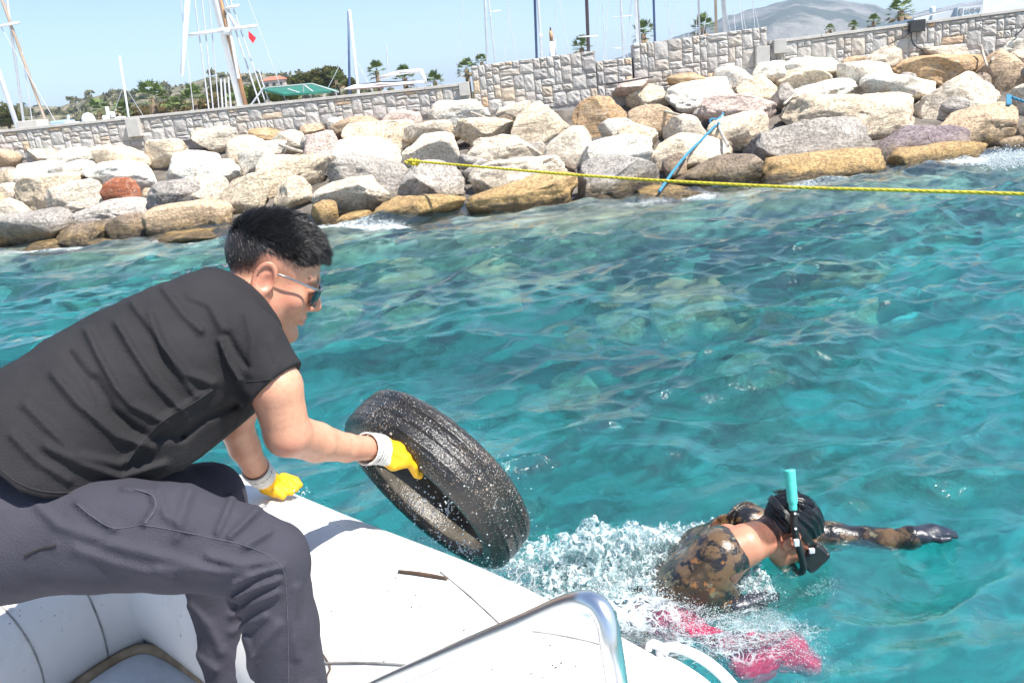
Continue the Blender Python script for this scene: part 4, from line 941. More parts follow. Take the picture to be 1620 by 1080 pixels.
px_tube((174, 205), (169, 169), 22, 0.045, 0.04, 'post', M_MW, lp); dome(166, 188, 7, 5, 22, 'globe', M_MW, lp); dome(178, 182, 7, 5, 22, 'globe', M_MW, lp)
# block step on the low wall
bs = on_wall(68, 200); st = MB(); st.box((bs[0] - .35, bs[1] + .3, bs[2] - 0.02), (0.42, 0.5, 0.34)); o = st.build('stone_pillar', M_COP, None, bevel=0.02); tag(o, 'pale stepped stone block standing against the low wall', 'pillar')
st = MB(); st.box((bs[0] + 0.2, bs[1] + .28, bs[2] - 0.10), (0.95, 0.5, 0.16)); o = st.build('stone_bench', M_COP, None, bevel=0.02); tag(o, 'low pale stone slab beside the stepped block on the wall', 'bench')
bs = on_wall(217, 195); M_BOX = simple('concrete_box', (0.50, 0.48, 0.44), (0.42, 0.40, 0.37), 6, 0.9, coord='geo')
for (px, py, wx, hz, lab) in [(215, 202, 0.27, 0.36, 'pale concrete box set into the long low wall'), (1204, 95, 0.26, 0.5, 'grey electrical cabinet between two wall sections'), (1231, 74, 0.24, 0.26, 'small metal switch box on the low wall'), (735, 141, 0.2, 0.26, 'white meter box set against the wall step'), (1447, 42, 0.28, 0.22, 'dark cable outlet box on the low wall')]:
    c = on_wall(px, py); o = MB().box((c[0], c[1] - 0.05, c[2]), (wx, 0.2, hz), Matrix.Rotation(wall_ang, 4, 'Z')).build('wall_box', M_PIPE if 'dark' in lab else M_BOX, None, bevel=0.01); tag(o, lab, 'box')
def cable(pts, lab):
    P = [on_wall(x, y) - np.array([0, 0.11, 0]) for x, y in pts]; tag(MB().tube(spline(P, 24), 0.014, 6).build('cable', M_PIPE, None, True), lab, 'cable')
cable([(1442, 46), (1428, 58), (1412, 66), (1404, 70)], 'black cable hanging left from the dark outlet box'); cable([(1440, 46), (1437, 58), (1442, 72), (1455, 80)], 'black cable hanging straight from the dark outlet box'); cable([(1620, 24), (1614, 44), (1600, 58)], 'black cable hanging down the end of the low wall')
# ---- vegetation
M_PALM = simple('palm_leaf', (0.10, 0.155, 0.035), (0.16, 0.20, 0.06), 2.0, 0.55, coord='geo'); M_TRK = simple('palm_trunk', (0.20, 0.14, 0.09), (0.13, 0.09, 0.06), 4, 0.95)
M_DRY = simple('dry_palm_skirt', (0.34, 0.25, 0.12), (0.24, 0.17, 0.08), 3, 0.9)
def palm_crown(seed):
    r = random.Random(seed); mb = MB(); dry = MB()
    for k in range(40):
        az = r.uniform(0, 6.283); el = r.uniform(-0.55, 1.35); d = Vector((math.cos(az) * math.cos(el), math.sin(az) * math.cos(el), math.sin(el)))
        tgt = dry if el < -0.25 else mb
        L = r.uniform(0.45, 0.62); c = d * L + Vector((0, 0, -0.10 * (1 - el))); sd_ = d.cross(Vector((0, 0, 1))); sd_ = sd_.normalized() if sd_.length > .01 else Vector((1, 0, 0)); up = sd_.cross(d)
        tgt.add([d * 0.05 + sd_ * 0.012, d * 0.05 - sd_ * 0.012, c], [(0, 1, 2)])
        for b in range(11):
            a = (b - 5) / 5 * 1.35; l = r.uniform(0.38, 0.52) * (1 - 0.18 * abs(a)); e = (d * math.cos(a) + sd_ * math.sin(a)) ; tip = c + e * l + up * (0.04 - 0.05 * abs(a)) + Vector((0, 0, -0.16 * l))
            wv = (sd_ * math.cos(a) - d * math.sin(a)) * 0.032; md = c + e * l * 0.55 + up * 0.02
            tgt.add([c, md + wv, tip, md - wv], [(0, 1, 2, 3)])
    return mb, dry
PALMS = []
for sd_i in (1, 2, 3):
    mb, dry = palm_crown(sd_i)
    me = bpy.data.meshes.new('crown'); me.from_pydata(mb.v, [], mb.f); me.materials.append(M_PALM); m2 = bpy.data.meshes.new('dry_leaves'); m2.from_pydata(dry.v, [], dry.f); m2.materials.append(M_DRY); PALMS.append((me, m2))
def palm(px, py, rpx, Y, label, seed, bot=None):
    c = on_y(px, py, Y); r_ = 1.22 * rpx * Y / FPX; root = empty('palm_tree', (c[0], c[1], 0.6)); tag(root, label, 'palm tree', 'palm trees behind the wall')
    for me, nm in zip(PALMS[seed % 3], ('crown', 'dry_leaves')):
        o = bpy.data.objects.new(nm, me); COL.objects.link(o); o.parent = root; o.location = (0, 0, c[2] - 0.6); o.scale = (r_,) * 3; o.rotation_euler = (0, 0, seed * 1.7)
    tr = 0.11 * r_ + 0.08
    MB().tube([(c[0], c[1], 0.55), (c[0] + .05 * r_, c[1], 0.6 + (c[2] - .6) * .5), (c[0], c[1], c[2] + .02)], [tr * 1.3, tr, tr * 0.9], 10).build('trunk', M_TRK, root, True)
for i, a in enumerate([(240, 158, 27, 60, 'full palm with a thick trunk left of the masts'), (306, 158, 22, 64, 'palm with a broad crown beside the thick white mast'), (157, 176, 18, 60, 'low palm behind the tall domed radome'), (196, 180, 18, 62, 'bushy palm behind the globe lamp'), (278, 172, 16, 64, 'dry leafed palm between two fuller palms'), (368, 165, 16, 66, 'palm half hidden by the foot of the thick mast'),
    (596, 113, 15, 70, 'palm behind the brown hard top beside a twin mast'), (640, 124, 18, 60, 'palm under the white radar arch'), (738, 110, 16, 60, 'palm at the wall step'), (762, 99, 12, 66, 'small palm peeping over the wall step'), (688, 130, 16, 64, 'low palm behind the radar arch'),
    (920, 76, 17, 60, 'palm behind the dark brown mast'), (1018, 54, 19, 60, 'tall palm behind the bright white mast'), (1112, 44, 19, 60, 'palm beside the slender grey mast'), (1425, 18, 21, 50, 'palm standing alone against the blue mountain'), (1382, 35, 11, 60, 'small palm against the foot of the mountain'), (1350, 43, 9, 64, 'tiny palm top over the low wall'), (1313, 47, 8, 66, 'smallest palm top just clearing the low wall'), (532, 128, 14, 66, 'palm in front of the round pines')]): palm(*a[:4], a[4], i)
# leafy trees
def leaf_crown(seed, lobes, leaf, n):
    r = np.random.default_rng(seed); V = []; F = []
    for (cx_, cy_, cz_, rx, ry, rz) in lobes:
        d = r.normal(0, 1, (n, 3)); d /= np.linalg.norm(d, axis=1, keepdims=True); rad = r.uniform(0.55, 1.0, (n, 1)) ** 0.5 * (1 + 0.25 * fbm(d * 2 + cx_, 3))[:, None]
        c = d * rad * (rx, ry, rz) + (cx_, cy_, cz_)
        u = r.normal(0, 1, (n, 3)); u /= np.linalg.norm(u, axis=1, keepdims=True); v = np.cross(u, d + 0.3 * r.normal(0, 1, (n, 3))); v /= np.linalg.norm(v, axis=1, keepdims=True) + 1e-9
        s = leaf * r.uniform(0.6, 1.3, (n, 1)); b = len(V) * 4
        q = np.stack([c - u * s, c - v * s * .5, c + u * s, c + v * s * .5], 1); V.append(q)
    V = np.concatenate(V).reshape(-1, 3); F = np.arange(len(V)).reshape(-1, 4); return V, F
def mat_leaf(name, a, b):
    g = NG(name); p = g.geo(); col = g.mix(g.ramp(g.noise(p, 0.9, 4), [(0.35, 0), (0.65, 1)]), a, b)
    d = g.n('ShaderNodeBsdfDiffuse', Color=col); t = g.n('ShaderNodeBsdfTranslucent', Color=col); m = g.n('ShaderNodeMixShader'); g.set(m, 0, 0.3); g.set(m, 1, d); g.set(m, 2, t); g.t.links.new(m.outputs[0], g.out.inputs[0]); return g.m
M_LEAF = [mat_leaf('olive_leaf', (0.13, 0.125, 0.045), (0.075, 0.085, 0.03)), mat_leaf('bright_leaf', (0.14, 0.17, 0.045), (0.10, 0.125, 0.035)), mat_leaf('dry_leaf', (0.24, 0.19, 0.10), (0.15, 0.13, 0.06)), mat_leaf('scrub_leaf', (0.17, 0.165, 0.075), (0.11, 0.11, 0.05))]
def tree(px, py, wpx, hpx, Y, label, seed, mat, n=1100, cat='tree', name='leafy_tree'):
    c = on_y(px, py, Y); s = Y / FPX; rx, rz = wpx * s / 2, hpx * s / 2; r = random.Random(seed); root = empty(name, (c[0], c[1], .6)); tag(root, label, cat)
    lobes = [(c[0] + r.uniform(-.6, .6) * rx, c[1] + r.uniform(-.4, .4) * rx, c[2] + r.uniform(-.45, .4) * rz, rx * r.uniform(.35, .55), rx * r.uniform(.4, .6), rz * r.uniform(.45, .65)) for _ in range(8)]
    V, F = leaf_crown(seed, lobes, 0.05 * rx + 0.05, n // 2); link('crown', from_np('crown', V, F), mat, root, False)
    tb = MB(); tb.tube([(c[0], c[1], .55), (c[0] + .1 * rx, c[1], c[2] - .2 * rz)], [0.09 * rx + .05, 0.05 * rx + .04], 8)
    for l in lobes[:4]: tb.tube([(c[0] + .08 * rx, c[1], c[2] - .5 * rz), (l[0], l[1], l[2])], [0.05 * rx + .03, 0.02 * rx], 6)
    tb.build('trunk', M_TRK, root, True)
for i, a in enumerate([(518, 124, 56, 34, 80, 'round olive green pine behind the green canopy', 0), (478, 127, 52, 26, 84, 'flat topped pine beside the round olive pine', 0), (552, 132, 22, 22, 78, 'small pine at the foot of the twin mast', 0), (332, 163, 52, 34, 68, 'dry bush between palms left of the thick mast', 2), (270, 173, 70, 30, 66, 'dry scrub under the palms', 2), (445, 146, 70, 26, 70, 'bright green bush under the green canopy', 1), (398, 150, 52, 38, 72, 'green bush behind the rusty pole', 1), (218, 180, 46, 24, 66, 'dry bush beside the full palm', 2), (8, 184, 56, 34, 90, 'dark green bush at the foot of the leaning brown spar', 0), (352, 145, 40, 34, 90, 'grey green scrub tree on the hill foot', 0)]): tree(*a[:5], a[5], 40 + i, M_LEAF[a[6]])
# ---- hill and mountain
def ridge(name, pts, Y, depth, base, mat, amp, n=160, rows=26, sc_=1.0):
    xs = np.array([p[0] for p in pts]); ys_ = np.array([p[1] for p in pts]); px = np.linspace(xs[0], xs[-1], n); py = np.interp(px, xs, ys_)
    top = np.array([on_y(a, b, Y) for a, b in zip(px, py)]); V = []
    for k in range(rows):
        s = k / (rows - 1); f = (s / .8) ** .75 if s < .8 else 1.0 - (s - .8) * 0.9
        y = Y - depth * (0.8 - s); hgt = base + (top[:, 2] - base) * f * (y / Y if s < .8 else 1.0); x = top[:, 0] * (y / Y)
        nz = fbm(np.stack([x / sc_, np.full_like(x, y / sc_), x * 0], -1), 5, .55); hgt = hgt + amp * nz * min(1, 4 * s) * (0.35 + 0.65 * abs(s - .8) * 2)
        V.append(np.stack([x, np.full_like(x, y), hgt], -1))
    V = np.concatenate(V); i = np.arange(rows - 1)[:, None] * n + np.arange(n - 1)[None]
    return tag(link(name, from_np(name, V, np.stack([i, i + 1, i + n + 1, i + n], -1).reshape(-1, 4)), mat), kind='structure')
def mat_hill():
    g = NG('dry_scrub_hillside'); p = g.geo(); col = g.mix(g.ramp(g.noise(p, 0.02, 5), [(0.4, 0), (0.6, 1)]), (0.30, 0.23, 0.14), (0.22, 0.19, 0.12))
    sh = g.ramp(g.noise(p, 0.3, 6, 0.7), [(0.42, 0), (0.52, 1)]); g.pbsdf(g.mix(g.math('MULTIPLY', sh, .85), col, (0.085, 0.09, 0.05)), .95, g.bump(g.noise(p, 0.2, 6), .8, 2.0)); return g.m
def mat_mtn():
    g = NG('rocky_mountainside'); p = g.geo(); col = g.mix(g.ramp(g.noise(p, 0.008, 7, .65), [(0.45, 0), (0.58, 1)]), (0.05, 0.065, 0.04), (0.21, 0.20, 0.17)); g.pbsdf(col, .95, g.bump(g.noise(p, 0.02, 7, .65), .9, 20)); return g.m
ridge('hill', [(-400, 190), (-100, 178), (0, 172), (60, 168), (95, 170), (140, 156), (200, 150), (250, 146), (300, 133), (345, 121), (400, 118), (450, 118), (500, 124), (560, 140), (620, 150), (700, 160), (800, 170)], 320, 200, 0.6, mat_hill(), 9, 200, 30, 30.0)
ridge('mountain', [(880, 110), (940, 100), (965, 96), (1000, 88), (1060, 70), (1110, 52), (1150, 32), (1185, 18), (1230, 5), (1262, -2), (1300, -1), (1345, 5), (1385, 12), (1405, 20), (1440, 24), (1475, 20), (1520, 12), (1560, 6), (1620, 0), (1700, -10), (1850, 10), (2100, 60)], 1300, 760, 0.6, mat_mtn(), 45, 240, 40, 130.0)
# scrub and small trees dotted over the hill
_hv = verts_of(bpy.data.objects['hill'].data); _hs = _hv[(_hv[:, 1] < 325) & (_hv[:, 1] > 175)]; rsh = np.random.default_rng(3); Vq = []
for p in _hs[rsh.choice(len(_hs), 900)]:
    s_ = rsh.uniform(.8, 2.6); c_ = p + np.array([rsh.normal(0, 3), rsh.normal(0, 3), .35 * s_]); d_ = rsh.normal(0, 1, (16, 3)); d_ /= np.linalg.norm(d_, axis=1, keepdims=True); d_[:, 2] = np.abs(d_[:, 2]) * .8
    cc = c_ + d_ * s_ * rsh.uniform(.5, 1, (16, 1)); u_ = rsh.normal(0, 1, (16, 3)); u_ /= np.linalg.norm(u_, axis=1, keepdims=True); v_ = np.cross(u_, d_); Vq.append(np.stack([cc - u_ * .5 * s_, cc - v_ * .4 * s_, cc + u_ * .5 * s_, cc + v_ * .4 * s_], 1))
Vq = np.concatenate(Vq).reshape(-1, 3); tag(link('scrub', from_np('scrub', Vq, np.arange(len(Vq)).reshape(-1, 4)), M_LEAF[3], None, False), 'olive scrub dotted over the dry hillside', 'scrub', kind='stuff')
# villa on the hillside
vl = empty('hill_house', on_y(437, 140, 200)); tag(vl, 'far villa with a red tiled roof on the hillside', 'house')
c = on_y(437, 136, 200); MB().box(c, (5.5, 5, 2.4)).build('wall', simple('rendered_wall', (0.62, 0.52, 0.44), None, 2, .9), vl)
MB().add([(c[0] - 3.1, c[1] - 2.8, c[2] + 1.2), (c[0] + 3.1, c[1] - 2.8, c[2] + 1.2), (c[0] + 3.1, c[1] + 2.8, c[2] + 1.2), (c[0] - 3.1, c[1] + 2.8, c[2] + 1.2), (c[0] - 1.2, c[1], c[2] + 2.2), (c[0] + 1.2, c[1], c[2] + 2.2)], [(0, 1, 5, 4), (1, 2, 5), (2, 3, 4, 5), (3, 0, 4), (3, 2, 1, 0)]).build('roof', simple('red_roof_tile', (0.45, 0.16, 0.10), (0.38, 0.13, 0.08), 3, .9), vl)
for k in (-1.5, 0.2, 1.7): MB().box((c[0] + k, c[1] - 2.52, c[2] + .1), (0.7, 0.08, 1.0)).build('window', M_PIPE, vl)
# building with a sign
YB = 45; ML = simple('light_grey_render', (0.62, 0.62, 0.62), (0.58, 0.58, 0.58), 2, .8); M_TXT = simple('dark_grey_lettering', (0.30, 0.30, 0.32), (0.27, 0.27, 0.29), 2, .7)
bl = empty('quay_building', on_y(1560, 60, YB)); tag(bl, 'low grey building with a lettered sign and white upper block', 'building')
def slab(px0, px1, pt0, pt1, Y, dep, name, mat):
    a, b = on_y(px0, pt0, Y), on_y(px1, pt1, Y); z0 = 0.6
    return MB().add([(a[0], Y, z0), (b[0], Y, z0), (b[0], Y + dep, z0), (a[0], Y + dep, z0), (a[0], Y, a[2]), (b[0], Y, b[2]), (b[0], Y + dep, b[2]), (a[0], Y + dep, a[2])], [(0, 1, 5, 4), (1, 2, 6, 5), (2, 3, 7, 6), (3, 0, 4, 7), (4, 5, 6, 7), (3, 2, 1, 0)]).build(name, mat, bl)
slab(1515, 1556, 12, 7, YB, 8, 'sign_wall', ML); slab(1475, 1515, 24, 14, YB + .3, 8, 'side_wall', ML); slab(1556, 1760, -1, -20, YB + .2, 9, 'upper_block', M_MW); slab(1446, 1475, 29, 24, YB + .5, 6, 'parapet', M_MW)
def text_mesh(txt, size, name, mat, parent, loc_, rot):
    cu = bpy.data.curves.new('t', 'FONT'); cu.body = txt; cu.size = size; cu.extrude = 0.012; to = bpy.data.objects.new('t', cu); COL.objects.link(to)
    me = bpy.data.meshes.new_from_object(to.evaluated_get(bpy.context.evaluated_depsgraph_get())); bpy.data.objects.remove(to); me.name = name; me.materials.clear()
    for p in me.polygons: p.material_index = 0
    me.materials.append(mat); o = bpy.data.objects.new(name, me); COL.objects.link(o); o.parent = parent; o.matrix_parent_inverse = Matrix.Translation(parent.location).inverted(); o.location = loc_; o.rotation_euler = rot; return o
c = on_y(1527, 20, YB - .03); text_mesh('LUGAJ', 0.29, 'sign_lettering', M_TXT, bl, c, (R(90), R(-1.5), 0))
c = on_y(1520.5, 18, YB - .03); MB().box(c, (0.20, 0.03, 0.30)).build('sign_emblem', M_TXT, bl, bevel=0.01)
dome(1475, 16, 8, 5, 44, 'roof_globe', M_MW, bl)
# ================================================================ the man in the boat
def mat_skin(name, tint=(1, 1, 1)):
    g = NG(name); p = g.geo(); a = tuple(x * t for x, t in zip((0.57, 0.305, 0.195), tint)); b = tuple(x * t for x, t in zip((0.52, 0.245, 0.155), tint))
    col = g.mix(g.ramp(g.noise(p, 14, 5, 0.6), [(0.35, 0), (0.65, 1)]), a, b)
    col = g.mix(g.ramp(g.noise(p, 75, 4, 0.65), [(0.45, 0), (0.70, 0.45)]), col, tuple(x * 0.78 for x in b))
    col = g.mix(g.math('MULTIPLY', g.attr('blush'), 0.55), col, (0.50, 0.17, 0.12))
    col = g.mix(g.math('MULTIPLY', g.attr('lip'), 0.7), col, (0.42, 0.12, 0.10))
    mole = g.n('ShaderNodeTexVoronoi', Vector=p, Scale=22); mk = g.math('MULTIPLY', g.math('LESS_THAN', mole.outputs['Distance'], 0.042), g.math('GREATER_THAN', g.sep(mole.outputs['Color'])[0], 0.6))
    col = g.mix(g.math('MULTIPLY', mk, 0.7), col, (0.10, 0.05, 0.035))
    st = g.attr('stubble'); sp = g.ramp(g.noise(p, 700, 2), [(0.42, 1), (0.60, 0.35)])
    col = g.mix(g.math('MAXIMUM', g.math('MULTIPLY', st, sp, clamp=True), g.math('SUBTRACT', st, 1.0), clamp=True), col, (0.018, 0.014, 0.013))
    g.pbsdf(col, 0.42, g.bump(g.math('ADD', g.noise(p, 260, 3), g.math('MULTIPLY', g.noise(p, 60, 3), 0.6)), 0.25, 0.002), Subsurface__Weight=0.12, Subsurface__Radius=(0.02, 0.008, 0.004), Subsurface__Scale=0.4, Specular__IOR__Level=0.4); return g.m
class HeadFrame:
    def __init__(s, mid, yaw, pitch, roll=0.0, scale=1.0):
        f = math.cos(pitch) * C_R - math.sin(pitch) * C_U; u = math.sin(pitch) * C_R + math.cos(pitch) * C_U; l = C_F.copy()
        f2 = f * math.cos(yaw) + l * math.sin(yaw); l2 = -f * math.sin(yaw) + l * math.cos(yaw)
        u2 = u * math.cos(roll) + l2 * math.sin(roll); l3 = -u * math.sin(roll) + l2 * math.cos(roll)
        s.M = np.stack([l3, f2, u2]); s.o = np.asarray(mid, float); s.k = scale      # rows: away from camera, forward, up
    def loc(s, P): return ((np.asarray(P) - s.o) @ s.M.T / s.k).astype(np.float32)
    def wld(s, q): return (np.asarray(q, float) * s.k) @ s.M + s.o
def head_sdf(q):
    """q in head space: x lateral, y forward, z up, metres; origin midway between the ears"""
    a = np.abs(q[..., 0]); m = np.stack([a, q[..., 1], q[..., 2]], -1)
    d = sd_ell(q, (0, -0.004, 0.050), (0.0745, 0.0965, 0.083))
    d = smin(d, sd_ell(q, (0, 0.040, -0.022), (0.057, 0.055, 0.077)), 0.03)
    d = smin(d, sd_cone(m, (0.049, 0.006, -0.050), (0.012, 0.080, -0.096), 0.018, 0.015), 0.028)
    d = smin(d, sd_ell(m, (0.040, 0.062, -0.018), (0.026, 0.024, 0.024)), 0.022)
    d = smin(d, sd_cone(m, (0.0, 0.092, 0.034), (0.040, 0.078, 0.036), 0.0105, 0.010), 0.014)
    d = smax(d, -sd_ell(m, (0.033, 0.104, 0.012), (0.018, 0.016, 0.013)), 0.012)
    d = smin(d, sd_ell(m, (0.032, 0.084, 0.012), (0.0125, 0.0125, 0.011)), 0.004)
    d = smin(d, sd_cone(q, (0, 0.093, 0.022), (0, 0.1165, -0.018), 0.0085, 0.0115), 0.012)
    d = smin(d, sd_ell(m, (0.0115, 0.105, -0.024), (0.0085, 0.011, 0.0085)), 0.006)
    d = smin(d, sd_ell(q, (0, 0.088, -0.048), (0.026, 0.016, 0.018)), 0.012)
    d = smin(d, sd_cone(m, (0, 0.1035, -0.0485), (0.020, 0.092, -0.054), 0.0062, 0.0035), 0.005)
    d = smin(d, sd_cone(m, (0, 0.1015, -0.0605), (0.018, 0.092, -0.057), 0.0072, 0.004), 0.004)
    d = smin(d, sd_ell(q, (0, 0.090, -0.092), (0.021, 0.017, 0.017)), 0.016)
    # ears
    e = sd_ell(m, (0.080, -0.010, 0.004), (0.0085, 0.0195, 0.031))
    rim = np.abs(np.sqrt(((m[..., 1] + 0.012) / 0.0185) ** 2 + ((m[..., 2] - 0.006) / 0.029) ** 2) - 1) * 0.018
    e = smin(e, np.sqrt(rim ** 2 + (m[..., 0] - 0.088) ** 2) - 0.0042, 0.004)
    e = smax(e, -sd_ell(m, (0.094, -0.004, 0.002), (0.010, 0.0105, 0.016)), 0.005)
    e = smin(e, sd_ell(m, (0.079, -0.002, -0.026), (0.006, 0.009, 0.010)), 0.006)
    return smin(d, e, 0.006)
HF = HeadFrame(at(421, 438, 1.66), R(24), R(23), R(-4), 1.02)
def J(x, y, t): return at(x, y, t)
ARM_N = [(J(388, 548, 1.45), .056), (J(436, 612, 1.445), .0470), (J(455, 686, 1.475), .0415), (J(500, 699, 1.57), .0385), (J(548, 708, 1.665), .0290), (J(594, 709, 1.755), .0250)]
ARM_F = [(J(420, 520, 1.78), .064), (J(392, 610, 1.80), .046), (J(372, 670, 1.84), .040), (J(386, 706, 1.90), .036), (J(404, 738, 1.955), .0290), (J(416, 753, 2.0), .0275)]
TORSO = [(352, 508, 1.58, .082), (300, 574, 1.555, .122), (208, 641, 1.50, .132), (114, 709, 1.44, .131), (32, 786, 1.40, .126), (-25, 838, 1.38, .125)]
CORE = TORSO[:4]
def torso_sdf(P, grow=0.0, T=None):
    d = None; T = T or TORSO
    for off, g in ((-0.095, 0), (0.0, 0.006), (0.095, 0)):
        pts = [at(x, y, t) + C_F * off * (1.0 if i else 0.9) for i, (x, y, t, r) in enumerate(T)]
        e = sd_chain(P, pts, [r + g + grow for *_, r in T], 0.05); d = e if d is None else smin(d, e, 0.06)
    return d
NECK = [(J(414, 464, 1.655), .058), (J(386, 488, 1.63), .062), (J(356, 514, 1.60), .08)]
def body_sdf(P):
    d = head_sdf(HF.loc(P)) * HF.k
    d = smin(d, sd_chain(P, [p for p, _ in NECK], [r for _, r in NECK], 0.02), 0.028)
    d = smin(d, torso_sdf(P, -0.040, CORE), 0.03)
    for A in (ARM_N, ARM_F):
        d = smin(d, sd_chain(P, [p for p, _ in A], [r for _, r in A], 0.010), 0.02)
    return d
def fold_field(P, folds):
    x, y, t = to_px(P); s = np.zeros(len(P), np.float32)
    for poly, amp, wd in folds: s += 1.45 * amp * np.exp(-(seg_dist2d(x, y, poly) / wd) ** 2)
    return s
SHIRT_FOLDS = [([(137, 522), (155, 560), (185, 615), (207, 640), (262, 668)], .0075, 8), ([(185, 511), (207, 548), (242, 602), (292, 652)], .0075, 8), ([(237, 496), (259, 548), (296, 592), (337, 607)], .0085, 8),
 ([(259, 455), (292, 498), (318, 522)], .006, 8), ([(85, 592), (122, 637), (185, 690), (240, 708)], .0075, 9), ([(74, 706), (130, 735), (192, 756), (262, 735)], .008, 9), ([(333, 618), (262, 660), (200, 730)], .006, 7),
 ([(348, 540), (362, 575), (378, 602)], .008, 6), ([(360, 530), (376, 560), (392, 580)], -.005, 7), ([(210, 480), (240, 520), (270, 570), (310, 625)], .0055, 7), ([(150, 600), (180, 650), (230, 690), (285, 690)], -.006, 9), ([(110, 560), (140, 600), (160, 640), (210, 680)], -.005, 8),
 ([(40, 640), (80, 680), (120, 720), (190, 735)], .006, 9), ([(20, 690), (60, 730), (110, 760)], .006, 8), ([(290, 690), (325, 660), (372, 640)], -.006, 9), ([(300, 470), (330, 480), (352, 520)], .004, 8), ([(390, 500), (400, 540), (395, 590)], .0035, 8), ([(430, 540), (440, 575), (425, 600)], .003, 9)]
SHIRT_FOLDS = [(p_, a_, w_ * .8) for p_, a_, w_ in SHIRT_FOLDS]
HEM = np.array([(-200, 700), (-40, 735), (0, 752), (30, 777), (70, 788), (120, 789), (185, 776), (240, 762), (290, 742), (320, 722), (360, 690), (420, 640)], float)
def sleeve_axis(A, i1): return A[0][0], A[i1][0]
_sx = (0.78 * C_R - 0.62 * C_U); _SHR = np.stack([_sx, 0.62 * C_R + 0.78 * C_U, C_F], 1).astype(np.float32)      # cloth creases run down and across the back
def shirt_sdf(P):
    d = torso_sdf(P, 0.006)
    x, y, t = to_px(P)
    # loose cloth hanging at belly
    d = smin(d, sd_chain(P, [J(150, 735, 1.40), J(240, 715, 1.45), J(310, 665, 1.52)], [.055, .075, .075], .03), 0.05)
    for A in (ARM_N, ARM_F):
        d = smin(d, sd_chain(P, [A[0][0] + (A[0][0] - A[1][0]) * .25, A[0][0], A[1][0]], [.064, .069, .0615], .02), 0.035)
    d = smin(d, sd_chain(P, [J(340, 482, 1.60), J(372, 512, 1.60)], [.064, .056], .02), 0.04)
    d = d - fold_field(P, SHIRT_FOLDS) - 0.0045 * fbm(P * 9, 3) - 0.0035 * np.abs(fbm((P @ _SHR) * np.array([7, 26, 26]), 3)) - 0.0012 * fbm(P * 34, 2)
    outer = d
    cut = (y - np.interp(x, HEM[:, 0], HEM[:, 1])) * t / FPX * 0.95
    d = smax(d, cut, 0.006)
    for A, sk in ((ARM_N, 0.0), (ARM_F, 0.0)):
        ax = A[1][0] - A[0][0]; ax = ax / np.linalg.norm(ax); c = A[1][0]
        near = np.linalg.norm(P - c, axis=-1) - 0.16
        pl = (P - c) @ ax + 0.002 + 0.12 * ((P - c) @ C_R)
        d = smax(d, np.maximum(pl, -1.0) + np.where(near > 0, -near * 2, 0), 0.003)
        d = np.maximum(d, -np.maximum(sd_chain(P, [A[0][0], A[1][0] + ax * .05], [.047, .0495], 0) , -(pl + 0.028)))
    # neck opening
    ax = J(428, 420, 1.66) - J(372, 490, 1.60); ax = ax / np.linalg.norm(ax)
    pl = (P - J(387, 458, 1.63)) @ ax + 0.018
    d = smax(d, pl, 0.004); d = np.maximum(d, -np.maximum(sd_chain(P, [J(360, 498, 1.6), J(420, 430, 1.65)], [.066, .066]), -(pl + 0.03)))
    return d
T_FOLDS = [([(226, 828), (333, 850), (407, 869), (448, 896), (454, 976), (456, 1090)], .0022, 3.5), ([(196, 772), (237, 776), (246, 800), (228, 828)], .005, 5), ([(367, 787), (344, 842)], .006, 6), ([(407, 806), (363, 848)], .007, 6), ([(426, 840), (389, 862)], .006, 6),
 ([(370, 924), (410, 906), (446, 897)], .008, 5.5), ([(368, 948), (405, 930), (440, 917)], .008, 5.5), ([(367, 974), (400, 955), (438, 938)], .0075, 6), ([(366, 1000), (395, 985), (420, 975)], .006, 6), ([(122, 795), (148, 817), (182, 835)], .006, 6), ([(330, 880), (380, 893), (430, 888)], .007, 7),
 ([(250, 900), (320, 905), (390, 905)], .006, 8), ([(170, 860), (250, 880), (330, 900)], .006, 9), ([(120, 870), (190, 895), (270, 915)], .005, 9), ([(300, 775), (285, 820), (280, 850)], .005, 8), ([(250, 775), (262, 815), (300, 838)], .005, 7), ([(60, 800), (90, 830), (150, 850)], .005, 8),
 ([(440, 990), (410, 1020), (385, 1060)], .006, 8), ([(470, 930), (462, 980), (470, 1040)], .005, 7), ([(385, 1010), (400, 1050), (392, 1080)], .005, 8), ([(300, 960), (330, 990), (350, 1030)], .006, 8), ([(280, 1000), (310, 1040), (340, 1060)], .006, 8), ([(40, 878), (89, 862)], .003, 4)]
T_FOLDS = [(p_, a_ * 1.0, w_ * 1.05) if w_ > 4 else (p_, a_ * .6, w_) for p_, a_, w_ in T_FOLDS]
KN, KF = J(427, 886, 1.335), J(326, 790, 1.72)
AN, AF = KN + np.array([0.0, -0.035, -0.50]), KF + np.array([0.015, -0.06, -0.42])
def trouser_sdf(P):
    leg = sd_chain(P, [J(20, 840, 1.32), J(150, 843, 1.305), J(270, 850, 1.305), J(370, 869, 1.32), KN], [.108, .095, .086, .073, .061], .012)
    leg = smin(leg, sd_chain(P, [KN, KN * .75 + AN * .25, KN * .4 + AN * .6, AN], [.062, .0585, .057, .057], .012), 0.02)
    far = sd_chain(P, [J(20, 830, 1.50), J(180, 815, 1.58), KF], [.115, .095, .076], .03)
    far = smin(far, sd_chain(P, [KF, KF * .6 + AF * .4, AF], [.076, .076, .072], .02), 0.02)
    pel = sd_chain(P, [J(-10, 812, 1.33), J(-10, 812, 1.45)], [.135, .135], .03)
    d = smin(smin(leg, far, 0.025), pel, 0.05)
    d = d - fold_field(P, T_FOLDS) - 0.004 * fbm(P * 8 + 5, 3) - 0.0035 * np.abs(fbm(P * 20 + 9, 3))
    return np.maximum(d, AN[2] - 0.015 - P[..., 2])
